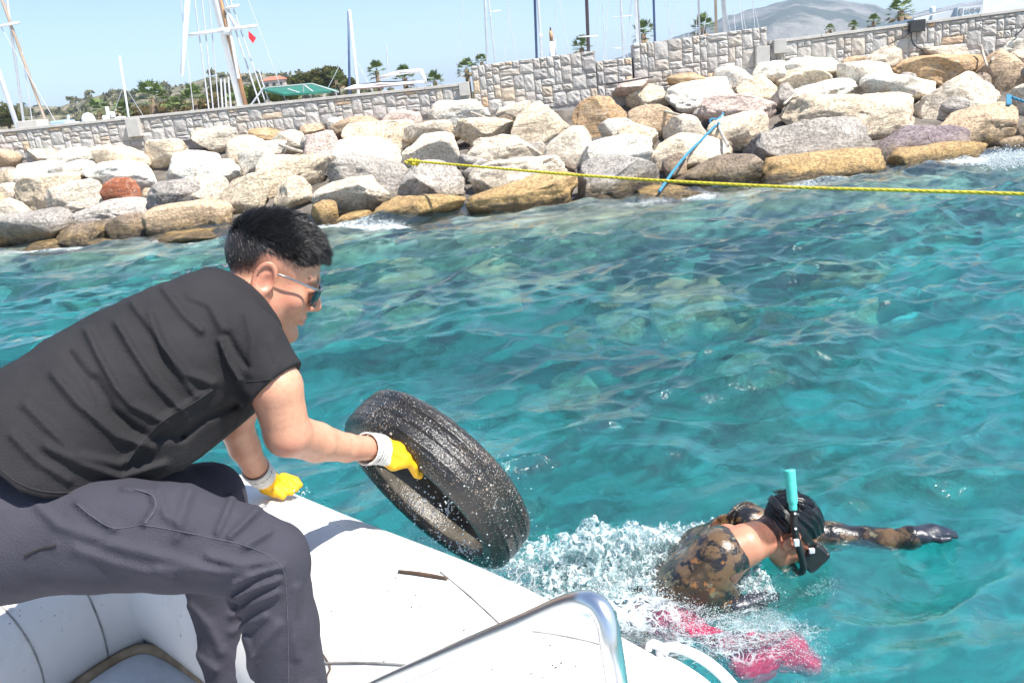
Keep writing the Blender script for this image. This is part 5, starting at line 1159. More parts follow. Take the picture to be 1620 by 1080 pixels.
# --- gloves
def hand_sdf(P, wrist, palm, fingers, thumb, cuff_r=0.034, palm_r=(0.027, 0.030)):
    d = sd_chain(P, [wrist, palm], [0.029, palm_r[0]], 0.01)
    for f, r in fingers: d = smin(d, sd_chain(P, f, r, 0.004), 0.006)
    for f, r in thumb: d = smin(d, sd_chain(P, f, r, 0.006), 0.010)
    return d
GN_W, GN_P = J(598, 710, 1.765), J(624, 716, 1.80)
GN_F = []
for k, off in enumerate((-0.026, -0.006, 0.014, 0.032)):
    base = J(622, 712, 1.80) + C_F * off; ln = (1.0, 1.08, 1.02, 0.86)[k]
    GN_F.append(([base, base + (J(643, 722, 1.815) - J(622, 712, 1.80)) * ln, base + (J(656, 735, 1.835) - J(622, 712, 1.80)) * ln, base + (J(661, 748, 1.85) - J(622, 712, 1.80)) * ln], [.0145, .0118, .0108, .0092]))
GN_T = [([J(606, 722, 1.765), J(622, 735, 1.775), J(640, 734, 1.79)], [.0165, .0125, .010])]
def on_tube(px, py, lift): return on_z(px, py, TZ + TR + lift)
GF_W, GF_P = J(414, 752, 1.99), on_tube(430, 764, 0.026)
GF_F = []
for k in range(4):
    o = np.array([0.0115, 0.0165, 0]) * (k - 1.2); a, b, c = on_tube(431, 765, .024) + o, on_tube(449, 771, .016) + o * 1.05, on_tube(462 - 3 * abs(k - 1), 777, .008) + o * 1.05
    GF_F.append(([a, b, c], [.0150, .0120, .0098]))
GF_T = [([J(416, 762, 2.0), on_tube(436, 775, .016), on_tube(448, 779, .010)], [.016, .0125, .010])]
def glove_sdf(W, Pm, Fg, Th, arm_dir):
    def f(P):
        d = hand_sdf(P, W, Pm, Fg, Th)
        a = W - arm_dir * 0.045; cuff = sd_chain(P, [a, W + arm_dir * 0.002], [.0355, .0325], 0)
        cuff = np.maximum(cuff, -((P - a) @ arm_dir)); cuff = cuff - 0.0016 * np.sin(((P - a) @ arm_dir) * 520)
        d = smin(d, cuff, 0.006)
        return np.maximum(d - 0.0024 * fbm(P * 45, 3), -np.maximum(sd_chain(P, [a - arm_dir * .02, a + arm_dir * .02], [.0315, .0315], 0), 0 * d - 1))
    return f
def bbox(pts, pad):
    A = np.array(pts); return A.min(0) - pad, A.max(0) + pad
# --- body mesh
_pts = [HF.wld((x, y, z)) for x in (-.1, .1) for y in (-.12, .14) for z in (-.14, .15)] + [p for p, _ in ARM_N + ARM_F + NECK] + [at(x, y, t) for x, y, t, _ in TORSO]
lo, hi = bbox(_pts, 0.15)
body_me = surface_net('person', body_sdf, lo, hi, 0.0034)
V = verts_of(body_me); q = HF.loc(V); qm = np.stack([np.abs(q[:, 0]), q[:, 1], q[:, 2]], -1)
ish = np.linalg.norm(q, axis=1) < 0.2
lip = ish * np.clip(1.4 - sd_chain(qm, [(0, .104, -.0545), (0.020, .094, -.0555)], [.0065, .003]) / 0.003 - .4, 0, 1)
def hair_line(q):   # >0 inside the haired scalp, in metres
    y, z, x = q[:, 1], q[:, 2], np.abs(q[:, 0])
    line = np.interp(y, [-.11, -.07, -.04, -.022, 0.0, 0.02, 0.035, 0.05, 0.07, 0.10], [-.052, -.048, -.03, .022, .040, .030, .026, .055, .082, .098])
    return z - line
hl = hair_line(q); stub = ish * np.clip(hl / 0.055 + 0.08, 0, 1) * 0.95
brow = ish * np.clip(1 - sd_chain(qm, [(0.016, .096, .032), (0.036, .088, .040), (0.05, .072, .036)], [.004, .0045, .003]) / 0.002, 0, 1)
jawst = ish * 0.16 * np.clip((-0.03 - q[:, 2]) / 0.02, 0, 1) * (q[:, 1] > 0.0)
stub = np.maximum(np.maximum(stub + ish * 1.0 * np.clip((hl - 0.035) / 0.03, 0, 1), brow * 0.9), jawst)
bl_ = ish * np.clip(np.exp(-((qm[:, 1] - .06) ** 2 + (qm[:, 2] + .02) ** 2) / .0012) * .55 + np.exp(-((np.abs(qm[:, 0]) - .085) ** 2) / .0002) * .8 + np.exp(-(q[:, 0] ** 2 + (q[:, 1] - .12) ** 2 + (q[:, 2] + .02) ** 2) / .0004) * .6, 0, 1)
bl_ = np.maximum(bl_, 0.8 * np.exp(-((V - J(462, 716, 1.44)) ** 2).sum(1) / .0009))
for nm, v in (('lip', lip), ('stubble', stub), ('blush', bl_)): add_attr(body_me, nm, v)
man = link('person', body_me, mat_skin('fair_skin')); tag(man, 'man in black t-shirt and grey trousers leaning from the boat, gripping the tyre', 'person')
M_SHIRT = NG('black_cotton'); _g = M_SHIRT; _p = _g.geo()
_g.pbsdf(_g.mix(_g.ramp(_g.noise(_p, 5, 4), [(.35, 0), (.65, 1)]), (0.017, 0.016, 0.0175), (0.024, 0.0225, 0.0245)), 0.85, _g.bump(_g.math('ADD', _g.noise(_p, 420, 2), _g.math('MULTIPLY', _g.noise(_p, 30, 4), 1.2)), 0.45, 0.004), Specular__IOR__Level=0.25); M_SHIRT = _g.m
_g = NG('grey_purple_twill'); _p = _g.geo()
_c = _g.mix(_g.ramp(_g.noise(_p, 4, 5, .6), [(.35, 0), (.65, 1)]), (0.047, 0.0455, 0.060), (0.033, 0.032, 0.043)); _c = _g.mix(_g.ramp(_g.noise(_p, 9, 6, .7), [(.62, 0), (.78, .4)]), _c, (0.085, 0.08, 0.09))
_g.pbsdf(_c, 0.85, _g.bump(_g.math('ADD', _g.noise(_p, 380, 2), _g.math('MULTIPLY', _g.noise(_p, 24, 4), 1.6)), 0.45, 0.004), Specular__IOR__Level=0.25); M_TROUS = _g.m
lo, hi = bbox([at(x, y, t) for x, y, t, _ in TORSO] + [ARM_N[1][0], ARM_F[1][0], J(310, 665, 1.52), J(150, 780, 1.35)], 0.20)
shirt_o = link('t_shirt', surface_net('t_shirt', shirt_sdf, lo, hi, 0.0038, 0.02), M_SHIRT, man)
lo, hi = bbox([J(-20, 840, 1.35), J(20, 840, 1.32), KN, KF, AN, AF, J(180, 815, 1.58), J(-20, 840, 1.55)], 0.15)
trous_o = link('trousers', surface_net('trousers', trouser_sdf, lo, hi, 0.004, 0.02), M_TROUS, man)
M_BELT = simple('white_belt_web', (0.62, 0.62, 0.62), (0.5, 0.5, 0.5), 40, .7)
def mat_glove():
    g = NG('yellow_dipped_glove'); p = g.geo(); y = g.mix(g.noise(p, 30, 4), (0.78, 0.44, 0.008), (0.70, 0.36, 0.004)); knit = g.mix(g.noise(p, 200, 2), (0.72, 0.69, 0.64), (0.52, 0.49, 0.44))
    c = g.mix(g.ramp(g.attr('knit'), [(0.45, 0), (0.55, 1)]), y, knit); g.pbsdf(c, 0.5, g.bump(g.math('ADD', g.noise(p, 320, 3), g.noise(p, 70, 3)), 0.6, 0.003)); return g.m
M_GLV = mat_glove()
for W, Pm, Fg, Th, A in ((GN_W, GN_P, GN_F, GN_T, ARM_N), (GF_W, GF_P, GF_F, GF_T, ARM_F)):
    ad = A[-1][0] - A[-2][0]; ad = ad / np.linalg.norm(ad)
    lo, hi = bbox([W, Pm] + [p for f, _ in Fg for p in f] + [p for f, _ in Th for p in f], 0.07)
    me = surface_net('glove', glove_sdf(W, Pm, Fg, Th, ad), lo, hi, 0.0022); Vg = verts_of(me)
    kn = 0.5 - ((Vg - W) @ ad - 0.008 + 0.006 * fbm(Vg * 40, 2)) / 0.01; add_attr(me, 'knit', np.clip(kn, 0, 1)); link('glove', me, M_GLV, man)
# --- stitched seams, laid on the cloth
from mathutils.bvhtree import BVHTree
def stitch(obj, poly, rad, mat, name='seam'):
    V_ = verts_of(obj.data); bvh = BVHTree.FromPolygons([Vector(v) for v in V_], [tuple(p.vertices) for p in obj.data.polygons]); pts = []
    for x, y in spline([(a, b, 0) for a, b in poly], 10 * (len(poly) - 1))[:, :2]:
        h = bvh.ray_cast(Vector(CAM), Vector(ray(x, y)).normalized())
        if h[0] is not None and (not pts or (h[0] - pts[-1]).length < .06): pts.append(h[0] + h[1] * rad * .35)
    if len(pts) > 3: MB().tube(pts, rad, 6).build(name, mat, obj, True)
M_THR = simple('pale_thread', (0.072, 0.069, 0.084), (0.05, 0.048, 0.06), 200, .8); M_THD = simple('black_thread', (0.012, 0.0115, 0.012), (0.02, 0.019, 0.02), 200, .9)
stitch(trous_o, [(228, 830), (280, 839), (333, 850), (375, 859), (407, 870), (436, 886), (450, 910), (455, 976), (456, 1030), (457, 1095)], .0009, M_THR)
stitch(trous_o, [(122, 797), (148, 818), (182, 835), (226, 829)], .0009, M_THR); stitch(trous_o, [(214, 774), (240, 783), (246, 803), (229, 828)], .0013, M_THR, 'pocket_edge'); stitch(trous_o, [(40, 878), (64, 868), (89, 862)], .0022, M_THD, 'pocket_slit')
stitch(shirt_o, [(336, 616), (300, 640), (262, 662), (228, 695), (200, 732)], .0014, M_THD); stitch(shirt_o, [(391, 603), (410, 602), (440, 597), (470, 585)], .0011, M_THD, 'sleeve_hem'); stitch(shirt_o, [(0, 741), (30, 764), (70, 777), (120, 778), (160, 771)], .0012, M_THD, 'hem_stitch')
stitch(shirt_o, [(426, 492), (400, 500), (380, 516), (366, 540), (360, 570)], .0012, M_THD, 'armhole_seam')
# --- shoes (below the frame, standing on the deck)
M_SHOE = simple('dark_work_shoe', (0.03, 0.03, 0.033), (0.05, 0.05, 0.05), 12, .6)
for A_ in (AN, AF):
    toe = np.array([0.17, 0.05, 0]); c = np.array([A_[0], A_[1], 0.295])
    f = lambda P: np.maximum(smin(sd_chain(P, [c - toe * .3, c + toe * .9], [.048, .042], .01), sd_chain(P, [c, c + (0, 0, .09)], [.048, .05], .01), .02), 0.252 - P[..., 2])
    link('shoe', surface_net('shoe', f, *bbox([c - toe * .4, c + toe, c + (0, 0, .1)], .08), .006), M_SHOE, man)
# --- hair
def strand_mesh(name, roots, dirs, lens, width, bend, seg=4, jit=0.25, seed=1):
    r = np.random.default_rng(seed); n = len(roots); V = []; side = np.cross(dirs, r.normal(0, 1, (n, 3))); side /= np.linalg.norm(side, axis=1, keepdims=True); s2 = np.cross(dirs, side)
    p = roots.copy(); d = dirs.copy(); rings = []
    wob = r.normal(0, jit, (n, 3))
    for k in range(seg + 1):
        w_ = (width * (1 - 0.85 * (k / seg) ** 1.5))[:, None] if hasattr(width, '__len__') else width * (1 - 0.85 * (k / seg) ** 1.5)
        rings.append(np.stack([p + side * w_, p - side * w_ * .5 + s2 * w_ * .87, p - side * w_ * .5 - s2 * w_ * .87], 1))
        d = d + (bend + wob) / seg; d = d / np.linalg.norm(d, axis=1, keepdims=True); p = p + d * (lens / seg)[:, None]
    V = np.stack(rings, 1).reshape(-1, 3)           # n, seg+1, 3
    b = (np.arange(n) * (seg + 1) * 3)[:, None, None]; k = (np.arange(seg) * 3)[None, :, None]; j = np.arange(3)[None, None, :]
    F = np.stack([b + k + j, b + k + (j + 1) % 3, b + k + 3 + (j + 1) % 3, b + k + 3 + j], -1).reshape(-1, 4)
    return from_np(name, V, F)
_g = NG('black_hair'); _g.pbsdf((0.013, 0.0115, 0.0115), 0.30, None, Specular__IOR__Level=0.9); M_HAIR = _g.m
Fh = np.array([p.vertices[0] for p in body_me.polygons])      # one vertex per face: dense, even samples of the skin
sel = np.where(ish & (hl > -0.004))[0]; rs = np.random.default_rng(11); wgt = 0.13 + 1.0 * np.clip((q[sel, 2] - .05) / .03, 0, 1); idx = rs.choice(sel, 44000, True, wgt / wgt.sum())
rootsq = q[idx] + rs.normal(0, 0.0012, (len(idx), 3)); nq = rootsq - np.array([0, 0, 0.03]); nq /= np.linalg.norm(nq, axis=1, keepdims=True)
hh = hl[idx]; y_, z_ = rootsq[:, 1], rootsq[:, 2]
top = np.clip((z_ - 0.040) / 0.055, 0, 1); side_l = 0.002 + 0.012 * np.clip((hh - .01) / 0.06, 0, 1)
ln = side_l * (1 - top) + top * (0.030 + 0.012 * np.clip(y_ / 0.08, -0.6, 1)); clump = fbm(rootsq * 55, 2); ln = ln * 0.76 * (1 + 0.7 * clump) * rs.uniform(0.55, 1.25, len(ln))
flow = np.stack([0.25 * rs.normal(0, 1, len(ln)) + 1.2 * fbm(rootsq * 30 + 4, 2), 0.75 + 0.5 * clump, -0.25 + 0.3 * clump + 0 * y_], 1)
flow[:, 2] = -0.75 + np.clip(top * 1.15, 0, 1) ** 1.5 * (1.0 - 1.0 * np.clip((y_ - .05) / .05, 0, 1))
dq = nq * (0.30 + 0.42 * top)[:, None] + flow * (0.6 + 0.1 * top)[:, None]; dq /= np.linalg.norm(dq, axis=1, keepdims=True)
bend = np.stack([0 * y_, 0.5 * top, -0.9 * top * np.clip((y_ + .02) / .08, 0, 1.2)], 1)
# loose fringe over the forehead
wd = HF.wld(rootsq - nq * 0.002); dw = dq @ HF.M; bw = bend @ HF.M
link('hair', strand_mesh('hair', wd, dw, ln, np.where(top > .3, 0.00075, 0.00042), bw, 4, 0.19), M_HAIR, man, False)
# --- sunglasses
M_LENS = NG('dark_lens'); M_LENS.pbsdf((0.012, 0.012, 0.014), 0.06, None, Specular__IOR__Level=0.7); M_LENS = M_LENS.m
M_FRAME = simple('gunmetal_frame', (0.34, 0.35, 0.37), (0.28, 0.29, 0.31), 20, .28, metal=0.9)
sg = MB()
for s_ in (-1, 1): sg.tube([HF.wld(p) for p in ((s_ * .083, -.006, .022), (s_ * .080, .03, .024), (s_ * .072, .085, .022), (s_ * .064, .1, .021))], [.0018, .0021, .0027, .0027], 8)
sg.tube([HF.wld(p) for p in ((-.064, .1, .021), (-.036, .109, .026), (-.012, .114, .022), (0, .115, .020), (.012, .114, .022), (.036, .109, .026), (.064, .1, .021))], .0022, 8)
fr = sg.build('sunglasses_frame', M_FRAME, man, True)
for s_ in (-1, 1):
    V = []; F = []; n_ = 18
    for j in range(n_):
        a = 2 * math.pi * j / n_; x = s_ * (.038 + .0265 * math.copysign(abs(math.cos(a)) ** .8, math.cos(a))); z = .004 + .021 * math.copysign(abs(math.sin(a)) ** .8, math.sin(a)); y = .112 - 7.5 * max(0, abs(x) - .012) ** 2
        V += [HF.wld((x, y, z)), HF.wld((x, y - .0022, z))]
    F = [tuple(range(0, 2 * n_, 2)), tuple(range(1, 2 * n_, 2))[::-1]] + [(2 * j, 2 * j + 1, (2 * j + 3) % (2 * n_), (2 * j + 2) % (2 * n_)) for j in range(n_)]
    MB().add(V, F).build('lens', M_LENS, fr)
# ================================================================ the snorkelling diver
DH = HeadFrame(at(1240, 842, 2.63), R(8), R(40), R(-8), 1.0)
def W(px, py, z): return on_z(px, py, z)
D_NECK = [(DH.wld((0, -.035, -.045)), .060), (W(1178, 862, .10), .062), (W(1140, 880, .075), .085)]
D_SP = [W(1142, 880, .022), W(1104, 905, -.034), W(1057, 950, -.135), W(1015, 1010, -.26)]
lat = np.array([0.45, 0.89, 0.0])       # across the shoulders, away from the boat
D_AF = [(W(1180, 846, .02) + lat * .08, .058), (W(1320, 849, -.028), .040), (W(1372, 853, -.034), .034), (W(1402, 854, -.026), .031), (W(1440, 850, -.006), .028), (W(1452, 847, .002), .025)]
D_AN = [(W(1116, 903, .010) - lat * .05, .058), (W(1090, 940, -.08), .048), (W(1080, 962, -.07), .045), (W(1130, 965, -.08), .040), (W(1175, 958, -.05), .030)]
D_LEG = [[W(1020, 1005, -.16) + lat * .08 * s, np.array([0.22, 1.62, -.45]) + lat * .10 * s, np.array([0.05, 1.45, -.95]) + lat * .12 * s] for s in (-1, 1)]
def d_torso(P, grow=0.0):
    d = None
    for off in (-.10, 0, .10):
        e = sd_chain(P, [D_SP[0] + lat * off, D_SP[1] + lat * off, D_SP[2] + lat * off * .9, D_SP[3] + lat * off * .9], [.076 + grow, .086 + grow, .088 + grow, .095 + grow], .05); d = e if d is None else smin(d, e, .06)
    return d
def d_limbs(P, grow=0.0):
    d = None
    for A in (D_AF, D_AN):
        e = sd_chain(P, [p for p, _ in A], [r + grow for _, r in A], .03); d = e if d is None else np.minimum(d, e)
    for Lg in D_LEG: d = np.minimum(d, sd_chain(P, Lg, [.085 + grow, .065 + grow, .045 + grow], .03))
    return d
def d_body(P):
    d = head_sdf(DH.loc(P)); d = smin(d, sd_chain(P, [p for p, _ in D_NECK], [r for _, r in D_NECK], .02), .03)
    d = smin(d, d_torso(P, -.018), .04); return smin(d, d_limbs(P, -.010), .03)
def d_suit(P):
    d = smin(d_torso(P, .004), d_limbs(P, .004), .05)
    d = smin(d, sd_chain(P, [D_NECK[2][0], D_AF[0][0]], [.08, .066], .02), .05); d = smin(d, sd_chain(P, [D_NECK[2][0], D_AN[0][0]], [.08, .07], .02), .05)
    d = d - .004 * fbm(P * 14, 3) - .003 * np.abs(fbm(P * 24 + 3, 2))
    ax = DH.o - D_NECK[2][0]; ax = ax / np.linalg.norm(ax); pl = (P - (D_NECK[1][0] * .45 + D_NECK[2][0] * .55)) @ ax - .012
    near = sd_chain(P, [D_NECK[0][0], D_NECK[2][0]], [.068, .068])
    near = sd_chain(P, [D_NECK[0][0], D_NECK[2][0]], [.125, .125]); keep = sd_chain(P, [p for p, _ in D_AF[:3]], [r_ + .006 for _, r_ in D_AF[:3]], .02)
    d = np.minimum(smax(d, np.where(near < 0, pl, pl - near * 3), .006), keep)
    for A in (D_AF, D_AN):
        a2 = A[-1][0] - A[-2][0]; a2 = a2 / np.linalg.norm(a2); d = np.where(np.linalg.norm(P - A[-1][0], axis=-1) < .12, np.maximum(d, (P - A[-1][0]) @ a2), d)
    return d
lo, hi = bbox([DH.o, D_SP[0], D_SP[3]] + [p for p, _ in D_AF + D_AN] + [p for L_ in D_LEG for p in L_], .15)
dme = surface_net('person', d_body, lo, hi, .0042); V = verts_of(dme); q = DH.loc(V); ish = np.linalg.norm(q, axis=1) < .19; hl = hair_line(q)
add_attr(dme, 'lip', np.zeros(len(V))); add_attr(dme, 'stubble', ish * np.clip(hl / .012 + .6, 0, 1)); add_attr(dme, 'blush', np.clip(.25 + .6 * np.exp(-((np.abs(q[:, 0]) - .085) ** 2) / .0003), 0, 1))
diver = link('person', dme, mat_skin('wet_tanned_skin', (.88, .80, .76))); tag(diver, 'snorkelling diver in brown camouflage wetsuit swimming face down beside the boat', 'person')
def mat_camo():
    g = NG('camouflage_neoprene'); p = g.geo()
    c = g.mix(g.ramp(g.noise(p, 9, 5, .6, .8), [(.44, 0), (.52, 1)]), (.040, .026, .014), (.125, .074, .034))
    c = g.mix(g.ramp(g.noise(g.n('ShaderNodeMapping', Vector=p, Location=(3, 1, 2)).outputs[0], 13, 5, .65, .6), [(.48, 0), (.53, 1)]), c, (.012, .010, .009))
    c = g.mix(g.ramp(g.noise(g.n('ShaderNodeMapping', Vector=p, Location=(7, 4, 1)).outputs[0], 16, 4, .6), [(.60, 0), (.65, 1)]), c, (.14, .13, .08))
    c = g.mix(g.ramp(g.noise(g.n('ShaderNodeMapping', Vector=p, Location=(1, 9, 5)).outputs[0], 19, 4, .6), [(.62, 0), (.67, 1)]), c, (.24, .105, .03))
    wet = g.ramp(g.noise(p, 240, 3, .6), [(.60, 0), (.72, 1)])
    g.pbsdf(c, .22, g.bump(g.math('ADD', g.noise(p, 120, 4, .6), g.math('MULTIPLY', wet, .8)), .5, .004), Coat__Weight=0.5, Coat__Roughness=0.08); return g.m
link('wetsuit', surface_net('wetsuit', d_suit, lo, hi, .0048, .02), mat_camo(), diver)
# wet hair combed over the skull
def wet_hair(P):
    q_ = DH.loc(P); ang = np.arctan2(q_[..., 0], q_[..., 2] - .02)
    d = sd_ell(q_, (0, -.004, .053), (.0785, .1015, .0885)) - .0022 * np.sin(ang * 26 + 5 * fbm(q_ * 18, 2)) - .003 * fbm(q_ * np.array([60, 14, 60]), 3)
    line = np.interp(q_[..., 1], [-.12, -.07, -.04, -.022, 0, .02, .045, .07, .10], [-.050, -.044, -.022, .026, .044, .034, .042, .075, .09]); return smax(d, line + .006 * fbm(q_ * 50, 2) - q_[..., 2], .008)
lo2, hi2 = bbox([DH.wld((x, y, z)) for x in (-.1, .1) for y in (-.13, .13) for z in (-.08, .16)], .02)
_g = NG('wet_black_hair'); _g.pbsdf((.006, .0055, .006), .16, _g.bump(_g.noise(_g.n('ShaderNodeMapping', Vector=_g.geo(), Scale=(6, 1, 1)).outputs[0], 90, 3), .25, .002)); M_WHAIR = _g.m
link('hair', surface_net('hair', wet_hair, lo2, hi2, .0024), M_WHAIR, diver)
# tousled wet tufts at the crown
rs = np.random.default_rng(4); n = 700; th = rs.uniform(-1.0, 1.0, n); fy = rs.uniform(-.085, .0, n)
rq = np.stack([.07 * np.sin(th), fy, .05 + .083 * np.cos(th) * np.sqrt(np.clip(1 - (fy / .1) ** 2, .05, 1))], 1); nq = rq - (0, 0, .05); nq /= np.linalg.norm(nq, axis=1, keepdims=True)
cl = fbm(rq * 40, 2); dq = nq * .7 + np.stack([.5 * cl, -.3 + cl, 0 * cl], 1); dq /= np.linalg.norm(dq, axis=1, keepdims=True)
link('hair_tuft', strand_mesh('hair_tuft', DH.wld(rq), dq @ DH.M, rs.uniform(.012, .024, n), .0012, np.tile(np.array([0, -.8, -.5]) @ DH.M, (n, 1)), 4, .3), M_WHAIR, diver, False)
# gloves of the diver
M_DGL = simple('navy_neoprene_glove', (.014, .017, .03), (.025, .028, .04), 30, .35, .3, 140, .003)
def d_hand(A, tipdir, side_, ln=1.0):
    w0 = A[-1][0]; u = tipdir / np.linalg.norm(tipdir); fs = []
    for k, o in enumerate((-.024, -.008, .008, .023)):
        b = w0 + u * .062 + side_ * o; L_ = (.066, .074, .070, .056)[k] * ln; dn = np.array([0, 0, -1.0])
        fs.append(([b, b + u * L_ * .5 + side_ * o * .05 + dn * .006, b + u * L_ + side_ * o * .05 + dn * .022], [.0112, .0098, .0078]))
    t_ = [([w0 + u * .02 - side_ * .02, w0 + u * .05 - side_ * .045, w0 + u * .078 - side_ * .052], [.0135, .011, .0085])]
    def f(P):
        d = sd_chain(P, [w0 - u * .022, w0, w0 + u * .06], [.0275, .0275, .026], .01)
        for o in (-.018, .018): d = smin(d, sd_chain(P, [w0 + u * .015 + side_ * o, w0 + u * .062 + side_ * o], [.019, .015], .01), .012)
        for ff, r in fs + t_: d = smin(d, sd_chain(P, ff, r, .004), .006)
        return d
    lo_, hi_ = bbox([w0 - u * .06, w0 + u * .16], .08); return surface_net('glove', f, lo_, hi_, .003)
link('glove', d_hand(D_AF, W(1500, 832, .04) - W(1452, 845, .036), np.array([-.2, .97, .1])), M_DGL, diver)
link('glove', d_hand(D_AN, W(1210, 945, -.05) - W(1175, 958, -.05), np.array([.2, .9, .1])), M_DGL, diver)
# mask and strap
M_RUB = simple('black_mask_rubber', (.012, .012, .013), (.018, .018, .018), 20, .3)
mask = empty('diving_mask', DH.wld((0, .1, .01))); tag(mask, 'black diving mask with strap worn by the snorkelling diver', 'mask')
def mask_sdf(P):
    q_ = DH.loc(P); a = np.abs(q_[..., 0]); m = np.stack([a, q_[..., 1], q_[..., 2]], -1)
    b = np.abs(q_ - np.array([0, .100, .006], np.float32)) - np.array([.066, .022, .034], np.float32); d = np.linalg.norm(np.maximum(b, 0), axis=-1) + np.minimum(b.max(-1), 0) - .010
    d = smin(d, sd_ell(q_, (0, .124, -.022), (.020, .018, .024)), .012)
    rim = np.maximum(np.abs(d + .002) - .004, np.abs(q_[..., 1] - .126) - .008)
    return np.minimum(d, rim)
lo3, hi3 = bbox([DH.wld((x, y, z)) for x in (-.09, .09) for y in (.05, .16) for z in (-.06, .06)], .02)
link('mask_skirt', surface_net('mask_skirt', mask_sdf, lo3, hi3, .003), M_RUB, mask)
st = MB(); ring_ = []
for a in np.linspace(0.62, 2 * math.pi - .62, 40):
    x = math.sin(a); y = math.cos(a); ring_.append((.0845 * x, -.003 + .108 * y, .030 + .014 * (1 - y)))
for k in (-.008, -.003, .003, .008): st.tube([DH.wld((p[0], p[1], p[2] + k)) for p in ring_], .0042, 6)
st.build('strap', M_RUB, mask, True)
MB().box(DH.wld((-.085, .062, .022)), (.018, .012, .016)).build('buckle', simple('clear_buckle', (.6, .6, .62), None, 10, .2), mask, bevel=.003)
# snorkel
M_TEAL = simple('turquoise_plastic', (.10, .60, .50), (.08, .52, .44), 20, .3)
sn = empty('snorkel', at(1262, 880, 2.5)); tag(sn, 'snorkel with a turquoise top and black tube beside the diver head', 'snorkel')
lowp = spline([DH.wld((0, .115, -.075)), DH.wld((-.05, .11, -.07)), DH.wld((-.088, .075, -.03)), at(1258, 845, 2.515), at(1256, 815, 2.51), at(1254, 795, 2.507)], 40); MB().tube(lowp, .0115, 14).build('tube', M_RUB, sn, True)
topp = spline([at(1255, 806, 2.508), at(1253, 785, 2.506), at(1251, 762, 2.503), at(1249.5, 746, 2.50), at(1249, 742, 2.5)], 24)
MB().tube(topp, [.0125] * 4 + [.0165] * 10 + [.0172] * (len(topp) - 18) + [.016, .013, .009, .004], 16).build('splash_top', M_TEAL, sn, True)
for (x, y) in ((1258, 812), (1259, 836)): MB().tube([at(x, y, 2.494), at(x, y, 2.499)], .004, 8).build('rivet', M_MW, sn)
MB().box(at(1260, 858, 2.49), (.016, .012, .022)).build('keeper', M_GREYPL, sn, bevel=.003)
# ================================================================ pink net bag
def bag_sdf(P):
    P = P * np.array([1, 1, 1.7], np.float32)
    d = sd_chain(P, [W(1020, 1000, -.16), W(1120, 1030, -.07), W(1190, 1040, -.02), W(1262, 1046, -.03)], [.07, .05, .062, .035], .03)
    d = smin(d, sd_chain(P, [W(1180, 1065, -.02), W(1240, 1020, .005), W(1285, 1060, -.03)], [.04, .035, .02], .02), .03)
    return d - .030 * np.abs(fbm(P * np.array([10, 10, 16]), 3)) * 1.5 - .004 * fbm(P * 40, 2)
lo4, hi4 = bbox([W(1020, 1000, -.16), W(1262, 1046, -.03), W(1180, 1070, 0), W(1285, 1060, -.03)], .11)
_g = NG('pink_net_cloth'); _p = _g.geo(); _w = _g.voro(_p, 170, 'DISTANCE_TO_EDGE')
_g.pbsdf(_g.mix(_g.ramp(_g.noise(_p, 12, 4), [(.35, 0), (.65, 1)]), (.55, .014, .10), (.34, .008, .06)), .30, _g.bump(_g.math('ADD', _w, _g.noise(_p, 60, 4)), .7, .006)); 
tag(link('net_bag', surface_net('net_bag', bag_sdf, lo4, hi4, .0045, .02), _g.m), 'bright pink net bag half sunk in foamy water by the boat', 'bag')
# ================================================================ splash and droplets
def mat_splash():
    g = NG('white_spray'); d = g.n('ShaderNodeBsdfDiffuse', Color=(.78, .82, .83)); gl = g.n('ShaderNodeBsdfGlossy', Color=(1, 1, 1), Roughness=.08); tr = g.n('ShaderNodeBsdfTranslucent', Color=(.72, .78, .80))
    a = g.n('ShaderNodeMixShader'); g.set(a, 0, .45); g.set(a, 1, d); g.set(a, 2, tr); b = g.n('ShaderNodeMixShader'); g.set(b, 0, .18); g.set(b, 1, a); g.set(b, 2, gl); g.t.links.new(b.outputs[0], g.out.inputs[0]); return g.m
M_SPL = mat_splash()
def mat_sheet():
    g = NG('frothy_water_sheet'); p = g.geo(); d = g.n('ShaderNodeBsdfDiffuse', Color=(.74, .80, .81)); tr = g.n('ShaderNodeBsdfTransparent', Color=(.85, .95, .95)); gl = g.n('ShaderNodeBsdfGlossy', Color=(1, 1, 1), Roughness=.06)
    a = g.n('ShaderNodeMixShader'); g.set(a, 0, g.ramp(g.noise(p, 55, 4, .65), [(.38, .18), (.58, .9)])); g.set(a, 1, d); g.set(a, 2, tr); b = g.n('ShaderNodeMixShader'); g.set(b, 0, .14); g.set(b, 1, a); g.set(b, 2, gl); g.t.links.new(b.outputs[0], g.out.inputs[0]); return g.m
M_SPL2 = mat_sheet()
S1V = np.array([(1, 0, 0), (-1, 0, 0), (0, 1, 0), (0, -1, 0), (0, 0, 1), (0, 0, -1.0)]); S1F = np.array([(0, 2, 4), (2, 1, 4), (1, 3, 4), (3, 0, 4), (2, 0, 5), (1, 2, 5), (3, 1, 5), (0, 3, 5)])
def drops(name, C, Rr, stretch=None):
    n = len(C); V = (S1V[None] * Rr[:, None, None] * (1 if stretch is None else stretch[:, None, :]) + C[:, None]).reshape(-1, 3); F = (S1F[None] + (np.arange(n) * len(S1V))[:, None, None]).reshape(-1, 3); return from_np(name, V, F)
rs = np.random.default_rng(21); C = []; Rr = []
